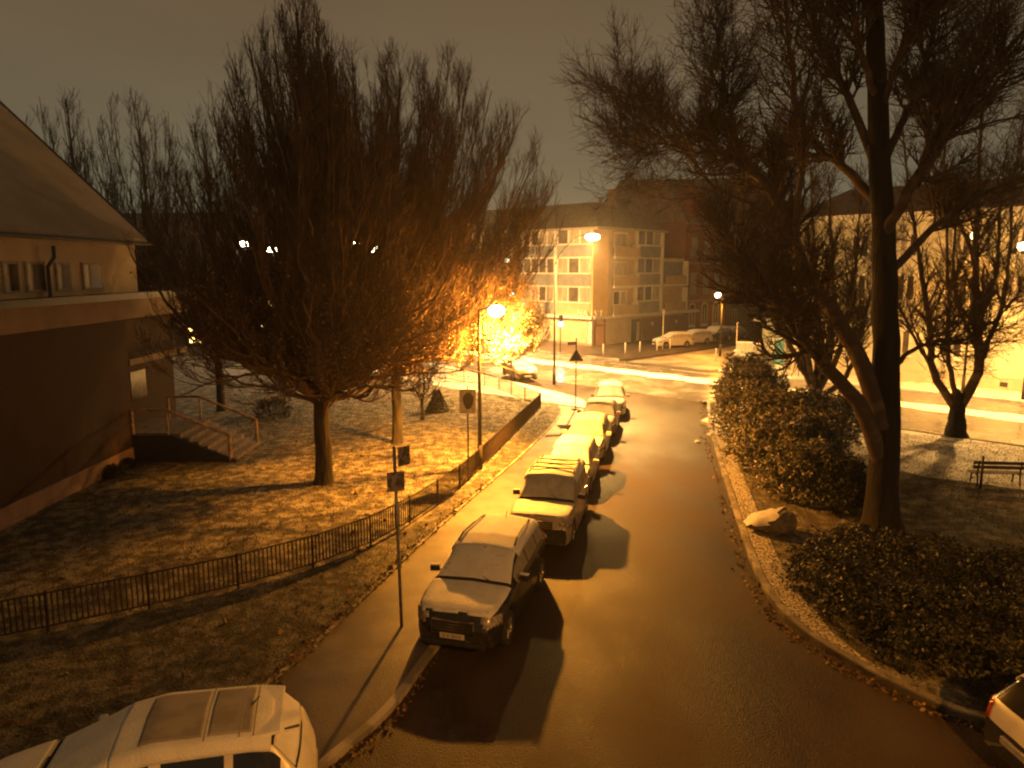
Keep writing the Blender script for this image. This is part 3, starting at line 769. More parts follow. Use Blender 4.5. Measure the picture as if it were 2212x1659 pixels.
# many-stemmed tree behind
f2 = np.array([14.9, 36.3, 0])
stems = []
for (a, b_, c_, d_) in [((1757, 840), (1700, 730), (1655, 600), (1600, 430)), ((1757, 840), (1725, 740), (1690, 620), (1650, 440)), ((1760, 850), (1742, 740), (1738, 600), (1700, 380)),
                        ((1765, 850), (1795, 760), (1800, 620), (1790, 380)), ((1765, 850), (1820, 740), (1845, 600), (1860, 420)), ((1770, 860), (1835, 800), (1880, 640), (1930, 450)),
                        ((1762, 850), (1770, 700), (1760, 560), (1750, 350))]:
    yy = f2[1]; dy = rng.uniform(-2.2, 2.2)
    stems.append((PL([a, b_, c_, d_], yy, yy + dy), 0.17, 0.035, False))
stems.append((PL([(1762, 905), (1760, 880), (1762, 850), (1768, 800)], f2[1], f2[1]), 0.36, 0.20, True))
limb_tree('many_stemmed_tree', f2, stems, 'many-stemmed bare tree behind the hedge, left of the thickest trunk', 'tree', 'bark_dark', 'twig_dark', n1=40, l1=2.2, n2=9, l2=1.1, n3=4, l3=0.55, up=0.12, twig_r=0.011, box=1.9, t0=0.3, a1=0.6)
f3 = G(2065, 948); yy = f3[1]
st3 = [(PL([(2065, 955), (2065, 920), (2068, 880), (2062, 850)], yy, yy), 0.42, 0.28, True)]
for seq, r, dy in [([(2062, 880), (2015, 800), (2008, 700), (1985, 560), (1965, 420), (1950, 280)], 0.20, 1.2), ([(2072, 880), (2112, 800), (2108, 660), (2108, 520), (2115, 360), (2125, 180)], 0.26, -.6),
                   ([(2066, 860), (2050, 780), (2048, 640), (2045, 480), (2030, 300)], 0.13, -1.5), ([(2010, 790), (1970, 720), (1930, 640), (1880, 560)], 0.09, 1.5),
                   ([(2112, 760), (2070, 660), (2060, 540), (2080, 380)], 0.10, 1.8), ([(2112, 780), (2160, 680), (2180, 560), (2190, 400), (2215, 240)], 0.12, .8),
                   ([(2110, 700), (2150, 600), (2160, 470), (2175, 300)], 0.10, -1.4), ([(2108, 560), (2060, 450), (2040, 330), (2060, 160)], 0.09, -.6)]:
    st3.append((PL(seq, yy, yy + dy), r, 0.03, False))
limb_tree('twin_stemmed_tree', f3, st3, 'twin-stemmed bare tree on the bright snow by the main road, near the bench', 'tree', 'bark_dark', 'twig_dark', n1=28, l1=2.2, n2=8, l2=1.1, n3=4, l3=0.55, up=0.10, twig_r=0.010, box=1.7, t0=0.22, a1=0.7)

# ------------------------------------------------------------------ shrubs
def shrub(name, blobs, n, size, label, cat, leaf, group=None, stems=14, aspect=0.42, rosette=5):
    """blobs: (centre, (rx, ry, rz)); leaves grouped in small rosettes near the surface"""
    c0 = np.array(blobs[0][0], float)
    e = empty(name, (c0[0], c0[1], 0.1), 0, label, cat, group)
    off = np.array([c0[0], c0[1], 0.1])
    vol = np.array([b[1][0] * b[1][1] + b[1][0] * b[1][2] for b in blobs]); vol = vol / vol.sum()
    C = []
    for (c, r), v in zip(blobs, vol):
        k = int(n * v / rosette)
        d = unit(rng.normal(0, 1, (k, 3))); d[:, 2] = np.where(d[:, 2] < -0.55, -d[:, 2], d[:, 2])
        lump = 1 + 0.16 * np.sin(d[:, 0] * 7 + c[0] * 3) * np.sin(d[:, 1] * 6 + c[1]) + 0.12 * np.sin(d[:, 2] * 11 + c[0])
        rad = (rng.uniform(0.55, 1.0, k) ** 0.45 * lump)[:, None]
        p = np.array(c) + d * rad * np.array(r)
        p = p[p[:, 2] > 0.12]
        C.append(p)
    C = np.concatenate(C) - off
    C = np.repeat(C, rosette, axis=0) + rng.normal(0, size * 0.28, (len(C) * rosette, 3))
    blades('foliage', C, 0.7, size, M[leaf], e, aspect=aspect)
    m = MB()
    for _ in range(stems):
        c, r = blobs[rng.integers(0, len(blobs))]
        a = np.array([c[0] + rng.normal(0, .15), c[1] + rng.normal(0, .15), 0.02]) - off
        b_ = np.array(c) + unit(rng.normal(0, 1, 3)) * np.array(r) * 0.7 - off
        b_[2] = max(b_[2], 0.4)
        mid_ = (a + b_) / 2 + rng.normal(0, .05, 3)
        m.cyl(a, mid_, 0.022, 0.016, 5, False)
        m.cyl(mid_, b_, 0.016, 0.006, 5, False)
    m.build('stems', M['bark'], e)
    return e
# tall hedge of broad leaved evergreens along the right kerb
shrub('evergreen_hedge', [((11.0, 34.3, 1.75), (1.5, 1.7, 2.0)), ((10.7, 32.0, 1.6), (1.7, 1.7, 1.9)), ((11.0, 29.6, 1.3), (2.2, 1.7, 1.55)), ((13.3, 31.5, 1.2), (1.8, 2.0, 1.4))], 42000, 0.16,
      'tall broad-leaved evergreen hedge at the street corner, catching orange lamplight', 'hedge', 'evergreen_lit', stems=24)
shrub('evergreen_shrub', [((9.9, 26.8, 1.05), (1.7, 1.9, 1.25)), ((10.0, 24.4, 0.85), (1.5, 1.4, 1.1)), ((11.4, 28.0, 1.2), (1.5, 1.7, 1.35))], 30000, 0.15,
      'broad evergreen bush between the tall corner hedge and the boulder', 'shrub', 'evergreen_lit', stems=20)
shrub('twiggy_shrub', [((10.6, 23.2, 0.8), (1.0, 1.2, 1.0))], 15000, 0.10,
      'reddish dark bush directly left of the thickest trunk, behind the boulder', 'shrub', 'evergreen', stems=24)
fs = [((7.9, 16.9, 0.35), (1.15, 1.6, 0.62)), ((8.6, 15.0, 0.35), (1.25, 1.5, 0.62)), ((10.2, 17.2, 0.42), (1.9, 1.7, 0.72)), ((9.9, 14.4, 0.38), (1.4, 1.25, 0.70)), ((12.3, 16.0, 0.45), (1.8, 2.0, 0.78)),
      ((12.0, 13.6, 0.4), (1.7, 1.25, 0.78)), ((14.4, 14.9, 0.5), (1.9, 2.2, 0.82)), ((9.4, 18.9, 0.35), (1.6, 1.0, 0.6)), ((7.55, 15.4, 0.30), (0.75, 1.2, 0.5)), ((8.3, 13.6, 0.32), (1.1, 0.8, 0.55)), ((9.7, 12.5, 0.32), (1.3, 0.8, 0.55)), ((11.0, 12.1, 0.32), (1.5, 0.8, 0.6)), ((13.4, 12.3, 0.4), (1.6, 1.2, 0.7)), ((15.5, 12.6, 0.4), (1.6, 1.5, 0.8))]
shrub('low_shrub_bed', fs, 70000, 0.10, 'wide bed of low dark shrubs filling the bend at lower right', 'shrub bed', 'evergreen', stems=60, aspect=0.5)
fc = G(945, 893)
e = empty('cone_bush', (fc[0], fc[1], 0.1), 0, 'small dark cone-shaped bush on the lawn near the round sign board', 'bush')
n = 7000
hgt = rng.uniform(0, 1, n) ** 1.3; az = rng.uniform(0, 2 * np.pi, n); rr = 0.66 * (1 - hgt * 0.8) * rng.uniform(0.75, 1.05, n)
blades('foliage', np.column_stack([rr * np.cos(az), rr * np.sin(az), hgt * 1.15]), 0.8, 0.08, M['evergreen'], e)
MB().cyl((0, 0, -0.05), (0, 0, 1.1), 0.04, 0.01, 6).build('trunk', M['bark'], e)
for px, py, s, lab in [(590, 905, 0.9, 'dark rounded evergreen beside the entrance steps'), (245, 1036, 0.4, 'small tuft of a shrub against the hall wall'), (275, 1018, 0.36, 'smaller shrub tuft right beside another by the hall wall')]:
    c = G(px, py)
    shrub('small_shrub', [((c[0], c[1], s * 0.5), (s, s, s * 0.75))], int(5200 * s), 0.09, lab, 'shrub', 'evergreen', stems=6)

# ------------------------------------------------------------------ boulder
c = G(1660, 1160)
e = None
bm = bmesh.new()
bmesh.ops.create_icosphere(bm, subdivisions=3, radius=1)
from mathutils import noise as mnoise
for v in bm.verts:
    p = v.co.copy()
    k = 1 + 0.22 * mnoise.noise(p * 1.3 + Vector((3, 1, 2))) + 0.13 * mnoise.noise(p * 3.1)
    v.co = Vector((p.x * 0.68 * k, p.y * 0.55 * k, p.z * 0.52 * k))
    v.co.z = max(-0.25, v.co.z * (0.72 + 0.55 * v.co.x) + 0.16 * v.co.x + 0.03)
me = bpy.data.meshes.new('boulder'); bm.to_mesh(me)
rockroot = empty('boulder', (c[0] + 0.1, c[1] + 0.2, 0.35), math.radians(-8), 'large tilted boulder with snow on its sloping top, at the right kerb', 'boulder')
link_mesh('stone', me, M['rock'], rockroot)
bm.normal_update()
sel = [f for f in bm.faces if f.normal.z > 0.35 and f.normal.x < -0.12 and f.calc_center_median().x < 0.34]
bmesh.ops.delete(bm, geom=[f for f in bm.faces if f not in set(sel)], context='FACES')
for v in bm.verts: v.co += v.normal * 0.03
me2 = bpy.data.meshes.new('snow_cap'); bm.to_mesh(me2); bm.free()
link_mesh('snow_cap', me2, M['snow_thin'], rockroot, smooth=True)

# ------------------------------------------------------------------ iron fence
fence = empty('iron_fence', (0, 0, 0.12), 0, 'low iron railing with thin upright bars curving along the snowy lawn', 'fence')
def fence_run(line, root, step=2.0, bar=0.11, hgt=0.86):
    L = np.array([p[:2] for p in line]); seg = np.linalg.norm(np.diff(L, axis=0), axis=1); cum = np.concatenate([[0], np.cumsum(seg)])
    at = lambda s: np.array([np.interp(s, cum, L[:, 0]), np.interp(s, cum, L[:, 1])])
    n = max(1, round(cum[-1] / step)); st = cum[-1] / n
    for i in range(n + 1):
        p = at(i * st)
        MB().box(p[0] - .025, p[0] + .025, p[1] - .025, p[1] + .025, 0, hgt + 0.05).build('post', M['iron'], root)
    for i in range(n):
        a, b_ = at(i * st), at((i + 1) * st)
        d = unit(b_ - a); nn = np.array([-d[1], d[0]])
        m = MB()
        for z in (0.12, hgt):
            q = [a + nn * .014, b_ + nn * .014, b_ - nn * .014, a - nn * .014]
            m.prism(q, z - 0.018, z + 0.014)
        k = int(round(st / bar))
        for j in range(1, k):
            p = a + (b_ - a) * j / k
            m.box(p[0] - .014, p[0] + .014, p[1] - .014, p[1] + .014, 0.13, hgt - 0.015)
        m.build('railing_panel', M['iron'], root)
fence_run(FE, fence)
fence2 = empty('iron_fence', (0, 0, 0.12), 0, 'far iron railing along the pavement of the main road', 'fence')
fence_run([FE[-1] + np.array([-0.05, 0.1]), G(1060, 842)[:2], np.array([-9.0, 56.0])], fence2)

# ------------------------------------------------------------------ signs and posts
p = G(868, 1362)
e = empty('sign_pole', (p[0], p[1], 0.1), 0, 'thin tall sign pole with two grey plates beside the foremost parked car', 'sign')
MB().cyl((0, 0, -.05), (-0.07, 0, 4.02), 0.035, 0.035, 12).build('pole', M['steel'], e, smooth=True)
MB(Matrix.Translation((0.02, 0.02, 3.78)) @ Matrix.Rotation(math.radians(48), 4, 'Z')).box(-.02, .30, -.012, .012, -0.20, 0.22).build('upper_plate', M['sign_back'], e, bevel=0.01)
MB(Matrix.Translation((-0.06, -0.06, 3.28)) @ Matrix.Rotation(math.radians(24), 4, 'Z')).box(-.17, .21, -.012, .012, -0.21, 0.21).build('lower_plate', M['sign_back'], e, bevel=0.01)
MB().box(-.10, .06, -.05, .05, 3.40, 3.44).box(-.10, .06, -.05, .05, 3.14, 3.18).build('clamps', M['steel'], e)
p = G(1012, 1046)
e = empty('notice_board', (p[0], p[1], 0.1), 0, 'pale-edged board with a dark round emblem on a single thin post by the fence', 'sign')
MB().cyl((0, 0, -.05), (0, 0, 3.55), 0.03, 0.03, 10).build('pole', M['iron'], e, smooth=True)
bd = MB().box(-.30, .30, -.05, -.02, 2.55, 3.45).build('board', M['sign_white'], e, bevel=0.01)
em = MB(Matrix.Translation((0.02, -0.055, 3.02)) @ Matrix.Rotation(math.radians(90), 4, 'X'))
em.prism([(0.19 * math.cos(t) * (1 + .12 * math.sin(3 * t)), 0.31 * math.sin(t)) for t in np.linspace(0, 2 * math.pi, 24, endpoint=False)], 0, 0.006)
em.build('dark_emblem', M['sign_dark'], bd)
p = G(1243, 889)
e = empty('warning_sign', (p[0], p[1], 0.1), 0, 'triangular road sign seen from behind, with a small blue street-name plate above', 'sign')
MB().cyl((0, 0, -.05), (0, 0, 4.0), 0.035, 0.035, 10).build('pole', M['iron'], e, smooth=True)
m = MB(Matrix.Translation((0, -0.05, 2.72)) @ Matrix.Rotation(math.radians(90), 4, 'X'))
m.prism([(-0.36, 0), (0.36, 0), (0.39, 0.05), (0.03, 0.62), (-0.03, 0.62), (-0.39, 0.05)], 0, 0.02)
m.build('triangle_plate', M['iron'], e)
MB(Matrix.Rotation(math.radians(18), 4, 'Z')).box(-.52, -.03, -.01, .01, 3.62, 3.80).build('name_plate', M['sign_blue'], e)
MB().box(-.22, .22, -.16, .16, 0, 0.07).build('foot_plate', M['iron'], e, bevel=0.02)

def traffic_light(head, label, label_g='traffic signals showing green'):
    e = empty('traffic_light', (head[0], head[1], 0.1), 0, label, 'traffic light', label_g)
    h = head[2] - 0.1
    MB().cyl((0, 0.12, -.1), (0, 0.12, h + 0.75), 0.05, 0.05, 10).build('post', M['post_dark'], e, smooth=True)
    MB().box(-.2, .2, -.06, .10, h - .24, h + .84).build('housing', M['trim'], e, bevel=0.03)
    for k, mm in ((0, 'green_light'), (1, 'trim'), (2, 'trim')):
        q = MB(Matrix.Translation((0, -0.075, h + k * 0.3)) @ Matrix.Rotation(math.radians(90), 4, 'X'))
        q.lathe([(0.001, 0.05), (0.13, 0.05), (0.19, 0.0), (0.19, -0.02)], 16)
        q.build('green_lens' if k == 0 else 'dark_lens', M[mm], e, smooth=True)
        v = MB()
        v.add([(0.14 * math.cos(t), -0.06 - d_, h + k * 0.3 + 0.14 * math.sin(t)) for d_ in (0, 0.16) for t in np.linspace(0.2, math.pi - 0.2, 8)],
              [(i, i + 1, 9 + i, 8 + i) for i in range(7)])
        v.build('visor', M['trim'], e)
    b_ = bulb(e, (0, -0.4, h), 30, 0.12, (0.1, 0.8, 1.0)); b_.name = 'signal_bulb'
    return e
traffic_light(At(1211, 700, 68.8), 'traffic signal glowing blue-green right beside the tall lamp post')
traffic_light(At(1105, 634, 60.5) , 'traffic signal glowing blue-green above the lamp-lit twigs')

# bollards
bol = empty('bollard', (0, 0, 0.12), 0, '', 'bollard')
MB().cyl((0, 0, 0), (0, 0, 0.92), 0.065, 0.065, 12).build('shaft', M['frame'], bol, smooth=True)
MB().lathe([(0.066, 0.92), (0.06, 0.98), (0.03, 1.02), (0.001, 1.03)], 12).build('cap', M['snow'], bol, smooth=True)
bp = [(1303, 769, 'leftmost white bollard, below the corner shop door'), (1350.5, 766, 'second white bollard from the left on the far pavement'), (1382, 763, 'middle white bollard before the flats'),
      (1419, 760, 'white bollard just left of the thin signpost'), (1447, 756, 'white bollard in front of the first snowy parked car'), (1546, 780, 'lone white bollard near the short lamp post')]
for i, (px, py, lab) in enumerate(bp):
    o = bol if i == 0 else copy_tree(bol)
    q = G(px, py); o.location = (q[0], q[1], 0.1)
    tag(o, lab, 'bollard', 'white bollards along the far pavement')
for px, py, h_, lab in [(1431, 757, 3.9, 'thin pale signpost between two bollards in front of the flats'), (1590, 765, 2.9, 'thin pale signpost left of the grey cabinet')]:
    q = G(px, py)
    e = empty('signpost', (q[0], q[1], 0.1), 0, lab, 'signpost')
    MB().cyl((0, 0, 0), (0, 0, h_), 0.045, 0.045, 8).build('pole', M['frame'], e, smooth=True)
    MB(Matrix.Rotation(math.radians(60), 4, 'Z')).box(-.25, .25, -.04, .0, h_ - .62, h_ - .05).build('plate', M['sign_white'], e)

# cabinet and kiosk over the road
q = At(1609, 760, 56.5)
e = empty('utility_cabinet', (q[0], q[1], 0.1), math.radians(-20), 'square grey-green utility cabinet with a snow cap above the hedge', 'cabinet')
MB().box(-.62, .62, -.3, .3, 0.85, 2.15).build('cabinet_box', M['concrete'], e, bevel=0.02)
MB().box(-.52, .52, -.24, .24, 0, 0.85).build('plinth', M['sign_dark'], e)
MB().box(-.66, .66, -.34, .34, 2.155, 2.22).build('snow_cap', M['snow'], e, bevel=0.03)
MB().box(-.01, .01, -.306, -.302, 0.9, 2.1).box(-.22, -.14, -.33, -.302, 1.4, 1.55).build('door_seam', M['sign_dark'], e)
q = At(1674, 740, 57.6)
e = empty('kiosk', (q[0], q[1], 0.1), math.radians(-28), 'pale kiosk with a teal poster standing behind the many-stemmed tree', 'kiosk')
MB().box(-.85, .85, -.7, .7, 0, 3.7).build('wall', M['kiosk_white'], e, bevel=0.03)
MB().box(-1.6, 1.0, -.95, .95, 3.72, 3.9).build('roof', M['kiosk_white'], e, bevel=0.03)
m = MB()
for z in np.arange(0.3, 3.5, 0.16): m.box(-.80, -.02, -.73, -.705, z, z + 0.05)
m.build('slats', M['frame_dark'], e)
MB().box(.08, .78, -.74, -.705, 0.45, 2.35).build('teal_poster', M['teal_poster'], e)

# bench
q = G(2155, 1056)
e = empty('park_bench', (q[0], q[1], 0.11), math.radians(-6), 'dark wooden park bench on the trodden snow by the right edge', 'bench')
MB().box(-.9, .9, -.02, .02, 0.62, 0.74).box(-.9, .9, -.02, .02, 0.78, 0.90).build('backrest', M['bench_wood'], e, bevel=0.008)
MB().box(-.9, .9, .06, .18, 0.42, 0.45).box(-.9, .9, .20, .32, 0.42, 0.45).box(-.9, .9, .34, .46, 0.42, 0.45).build('seat', M['bench_wood'], e, bevel=0.008)
for x in (-.72, .72):
    MB().pipe([(x, -.05, 0), (x, 0.03, .42), (x, -0.03, .92)], .028, 6).pipe([(x, .48, 0), (x, .42, .41)], .028, 6).pipe([(x, 0.03, .40), (x, .45, .40)], .022, 6).build('leg', M['iron'], e)
q = G(2117, 1062)
e2 = empty('bench_post', (q[0], q[1], 0.11), 0, 'thin upright dark post standing at the end of the park bench', 'post')
MB().cyl((0, 0, 0), (0, 0, 1.12), 0.045, 0.035, 8).build('shaft', M['iron'], e2, smooth=True)
MB().cyl((0, 0, 1.12), (0, 0, 1.2), 0.05, 0.015, 8).build('cap', M['iron'], e2)
# scraps by the kerb
for (px, py, lab) in [(1507, 955, 'bright white scrap lying on the asphalt by the hedge corner'), (1533, 940, 'white scrap on the kerb beside the tall hedge')]:
    q = G(px, py, 0.02 if px < 1520 else 0.16)
    bm = bmesh.new(); bmesh.ops.create_icosphere(bm, subdivisions=2, radius=0.13)
    for v in bm.verts: v.co = v.co * (1 + 0.5 * mnoise.noise(v.co * 9 + Vector((px, 0, 0)))); v.co.z *= 0.45
    me = bpy.data.meshes.new('paper_scrap'); bm.to_mesh(me); bm.free()
    o = link_mesh('paper_scrap', me, M['paper']); o.location = (q[0], q[1], q[2] + 0.04)
    tag(o, lab, 'paper scrap')

# ------------------------------------------------------------------ the hall on the left
hall = empty('hall', (-15.2, 29, 0), 0, 'brick hall with snowy gable roof and a row of upper windows at the left edge', 'building')
def hb(*a): return MB(Matrix.Translation((15.2, -29, 0))).box(*a)
XW = -15.25
hb(XW - 8, XW, 6, 29.2, 0, 5.85).build('brick_wall', M['brick_hall'], hall)
hb(XW - 8, XW + 0.05, 6, 29.22, 0, 0.75).build('plinth', M['plinth'], hall)
hb(XW - 8, XW + 0.04, 6, 35.0, 5.86, 6.62).build('upper_band', M['fascia'], hall)
hb(XW - 0.5, XW + 0.22, 6, 35.1, 6.63, 6.88).build('gutter', M['gutter'], hall)
hb(XW - 8, XW - 0.9, 29.2, 35.0, 0, 5.85).build('entrance_wing', M['brick_hall'], hall)
XU = XW - 0.55
hb(XU - 7, XU, 6, 31.5, 6.6, 8.95).build('clerestory_wall', M['cream'], hall)
# roof prism
rf = MB(Matrix.Translation((15.2, -29, 0)))
for (x0, z0, x1, z1) in [(XU + 0.35, 8.80, XU - 8.5, 17.5)]:
    rf.add([(x0, 5, z0), (x0, 31.9, z0), (x1, 31.9, z1), (x1, 5, z1), (x0, 5, z0 + .25), (x0, 31.9, z0 + .25), (x1, 31.9, z1 + .25), (x1, 5, z1 + .25)],
           [(3, 2, 1, 0), (4, 5, 6, 7), (0, 1, 5, 4), (1, 2, 6, 5), (2, 3, 7, 6), (3, 0, 4, 7)])
rf.build('roof', M['roof_snow'], hall)
rv = MB(Matrix.Translation((15.2, -29, 0)))
rv.pipe([(XU + 0.36, 31.95, 9.0), (XU - 8.5, 31.95, 17.7)], 0.09, 6)
rv.pipe([(XU + 0.42, 5, 8.86), (XU + 0.42, 32.0, 8.86)], 0.09, 6)
rv.build('roof_edge', M['gutter'], hall)
gb = MB(Matrix.Translation((15.2, -29, 0)))
gb.add([(XU, 31.5, 8.9), (XU - 8.5, 31.5, 17.4), (XU - 8.5, 31.5, 8.9), (XU, 31.4, 8.9), (XU - 8.5, 31.4, 17.4), (XU - 8.5, 31.4, 8.9)], [(0, 1, 2), (3, 5, 4), (0, 3, 4, 1)])
gb.build('gable_wall', M['cream'], hall)
for (x_px0, x_px1) in [(2, 44), (52, 100), (118, 156), (176, 221), (-60, -10)]:
    # windows on the clerestory plane x = XU
    def on_wall(px, py):
        d = ray(px, py); t = XU / d[0] if abs(d[0]) > 1e-6 else 0
        return H + d[2] * t, d[1] * t
    z1_, y0_ = on_wall(x_px0, 583); z0_, y1_ = on_wall(x_px1, 640)
    z0_, z1_ = 7.05, 8.05
    fr = hb(XU, XU + 0.05, y0_, y1_, z0_, z1_).build('window', M['frame_dark'], hall)
    mid = y0_ + (y1_ - y0_) * 0.32
    hb(XU + 0.04, XU + 0.055, y0_ + .08, mid - .06, z0_ + .08, z1_ - .08).build('pane', M['curtain'], fr)
    hb(XU + 0.04, XU + 0.055, mid + .06, y1_ - .08, z0_ + .08, z1_ - .08).build('pane', M['glass'], fr)
dp = on_wall(98, 600)[1]
MB(Matrix.Translation((15.2, -29, 0))).pipe([(XU + .12, dp, 6.8), (XU + .12, dp, 7.9), (XU + .22, dp + .25, 8.2), (XU + .22, dp + .25, 8.6)], 0.06, 8).build('downpipe', M['gutter'], hall)
for y_, z_, dx in [(16.8, 10.0, 1.1), (18.7, 10.05, 1.15), (21.0, 10.1, 1.2), (24.5, 10.1, 1.2)]:
    x_ = XU + 0.35 - dx
    hb(x_ - .05, x_ + .05, y_ - .05, y_ + .05, 8.9 + dx * 1.02, 9.12 + dx * 1.02).build('snow_hook', M['gutter'], hall)
# door, landing and steps
hb(XW - .9, XW - .86, 29.6, 30.7, 1.2, 3.4).build('door', M['door_dark'], hall)
hb(XW - .9, XW - .84, 30.9, 32.2, 2.3, 3.5).build('window', M['glass'], hall)
hb(XW - .95, XW + .04, 29.25, 34.5, 4.0, 4.25).build('canopy', M['fascia'], hall)
st = empty('entrance_steps', (-12.5, 30.6, 0.1), 0, 'broad stone entrance steps with wooden rails leading up to the hall door', 'steps')
m = MB(Matrix.Translation((12.5, -30.6, 0)))
n_st = 7
for i in range(n_st):
    x1_ = -11.2 - i * 0.36
    m.box(-13.7, x1_, 29.15, 32.2, i * 0.165, (i + 1) * 0.165 - (0.0 if i == n_st - 1 else 0.002))
m.box(-16.1, -13.7, 29.25, 32.2, 0, 1.158)
m.build('treads', M['stone_step'], st)
m = MB(Matrix.Translation((12.5, -30.6, 0)))
m.add([(-16.1, 29.0, 0), (-11.1, 29.0, 0), (-11.1, 29.0, 0.12), (-13.7, 29.0, 1.12), (-16.1, 29.0, 1.12), (-16.1, 29.14, 0), (-11.1, 29.14, 0), (-11.1, 29.14, 0.12), (-13.7, 29.14, 1.12), (-16.1, 29.14, 1.12)],
      [(0, 1, 2, 3, 4), (9, 8, 7, 6, 5), (0, 5, 6, 1), (1, 6, 7, 2), (2, 7, 8, 3), (3, 8, 9, 4)])
m.build('side_wall', M['step_side'], st)
for yq in (29.05, 32.2):
    m = MB(Matrix.Translation((12.5, -30.6, 0)))
    m.pipe([(-11.35, yq, 0.1), (-11.35, yq, 1.15)], .075, 6).pipe([(-11.35, yq, 1.12), (-13.8, yq, 2.15), (-15.2, yq, 2.15)], .06, 6)
    m.pipe([(-13.8, yq, 1.15), (-13.8, yq, 2.15)], .045, 6).pipe([(-15.2, yq, 1.15), (-15.2, yq, 2.15)], .06, 6)
    m.build('handrail', M['wood_rail'], st)

# ------------------------------------------------------------------ facades on the main road grid
def facade(origin, u, n):
    """matrix with x = along wall, y = into wall, z up"""
    Mx = Matrix.Identity(4)
    Mx.col[0][:3] = (float(u[0]), float(u[1]), 0)
    Mx.col[1][:3] = (float(n[0]), float(n[1]), 0)
    Mx.col[2][:3] = (0, 0, 1)
    Mx.col[3][:3] = [float(v) for v in origin[:3]]
    return Mx
UL = np.array([-R2, R2]); UB = np.array([R2, R2])     # along main road to the left / away from it
def window_row(parent, Mx, u0, u1, z0, z1, n, glass='glass', frame='frame', d=0.0, panes=None):
    fr = MB(Mx); t = 0.14
    fr.box(u0, u1, d - .05, d + .02, z0, z0 + t).box(u0, u1, d - .05, d + .02, z1 - t, z1)
    W_ = (u1 - u0) / n
    for i in range(n + 1):
        c = u0 + i * W_; a = max(u0, c - t * .7); b_ = min(u1, c + t * .7)
        fr.box(a, b_, d - .053, d + .02, z0 + t, z1 - t)
    w_ = fr.build('window', M[frame], parent)
    for i in range(n):
        g_ = glass if panes is None else panes[i % len(panes)]
        MB(Mx).box(u0 + i * W_ + t * .7, u0 + (i + 1) * W_ - t * .7, d - .012, d + .01, z0 + t, z1 - t).build('pane', M[g_], w_)
    return w_
cornL = np.array([8.1, 75.0]); cornR = np.array([9.75, 76.05])
flats = empty('apartment_block', (cornL[0], cornL[1], 0), 0, 'four-storey corner block of flats with ochre corner strip and shop floor', 'building')
off = np.array([cornL[0], cornL[1], 0])
ML = facade(np.array([cornL[0], cornL[1], 0]) - off, UL, UB)       # left face: x runs left-away, y into building
lenL = 31.0
rise, gf, top = 2.95, 2.85, 11.75
uc = unit(cornR - cornL)
MC = facade(np.array([cornL[0], cornL[1], 0]) - off, uc, np.array([-uc[1], uc[0]]))
lenC = float(np.linalg.norm(cornR - cornL))
nR = UL                                                             # into the building from the right face
MR = facade(np.array([cornR[0], cornR[1], 0]) - off, UB, nR)
# solid body
A = np.array([0.0, 0.0]); B_ = cornR - cornL; C_ = B_ + UB * 9.55; D_ = C_ + UL * 10; E_ = A + UL * lenL; F_ = E_ + UB * 10
inner = A + UL * 12 + UB * 10
body = MB().prism([A, B_, C_, C_ + UL * 12, A + UL * lenL + UB * 11, E_], 0.0, top).build('wall', M['cream'], flats)
MB().prism([A * 1.0 + np.array([.35, -.9]), B_ + np.array([.35, -.9]) * 1.0, C_ + UB * .5 - UL * .5, C_ + UB * .5 + UL * 12, E_ + UB * 11.5, E_ - UB * .45 + UL * .4], top + .001, top + 0.22).build('eaves', M['frame_dark'], flats)
# hip roof
bot = [A + np.array([.3, -.85]), B_ + np.array([.3, -.85]), C_ + UB * .5 - UL * .5, C_ + UB * .5 + UL * 11.5, E_ + UB * 11.5, E_ - UB * .45]
r1 = (A + B_) / 2 + UL * 5.2 + UB * 5.2; r2 = E_ + UB * 5.2 - UL * 4; r3 = C_ + UL * 5.2 - UB * 3
v = [(*p_, top + .225) for p_ in bot] + [(*r1, top + 3.3), (*r2, top + 3.3), (*r3, top + 3.3)]
MB().add(v, [(0, 1, 6), (1, 2, 8, 6), (2, 3, 8), (3, 4, 7, 6, 8), (4, 5, 7), (5, 0, 6, 7)]).build('roof', M['roof_dark'], flats)
q = At(1322, 437, 84); MB().box(q[0] - off[0] - .5, q[0] - off[0] + .5, q[1] - off[1] - .4, q[1] - off[1] + .4, top + 2, 17.0 - 0.5).build('chimney', M['brown_tile'], flats)
MB().box(q[0] - off[0] - 1.5, q[0] - off[0] - 1.1, q[1] - off[1] - .2, q[1] - off[1] + .2, top + 2, 15.7).build('chimney', M['brown_tile'], flats)
MB(MC).box(-.02, lenC + .02, -.06, .1, gf + .3, top - .35).build('corner_strip', M['ochre'], flats)
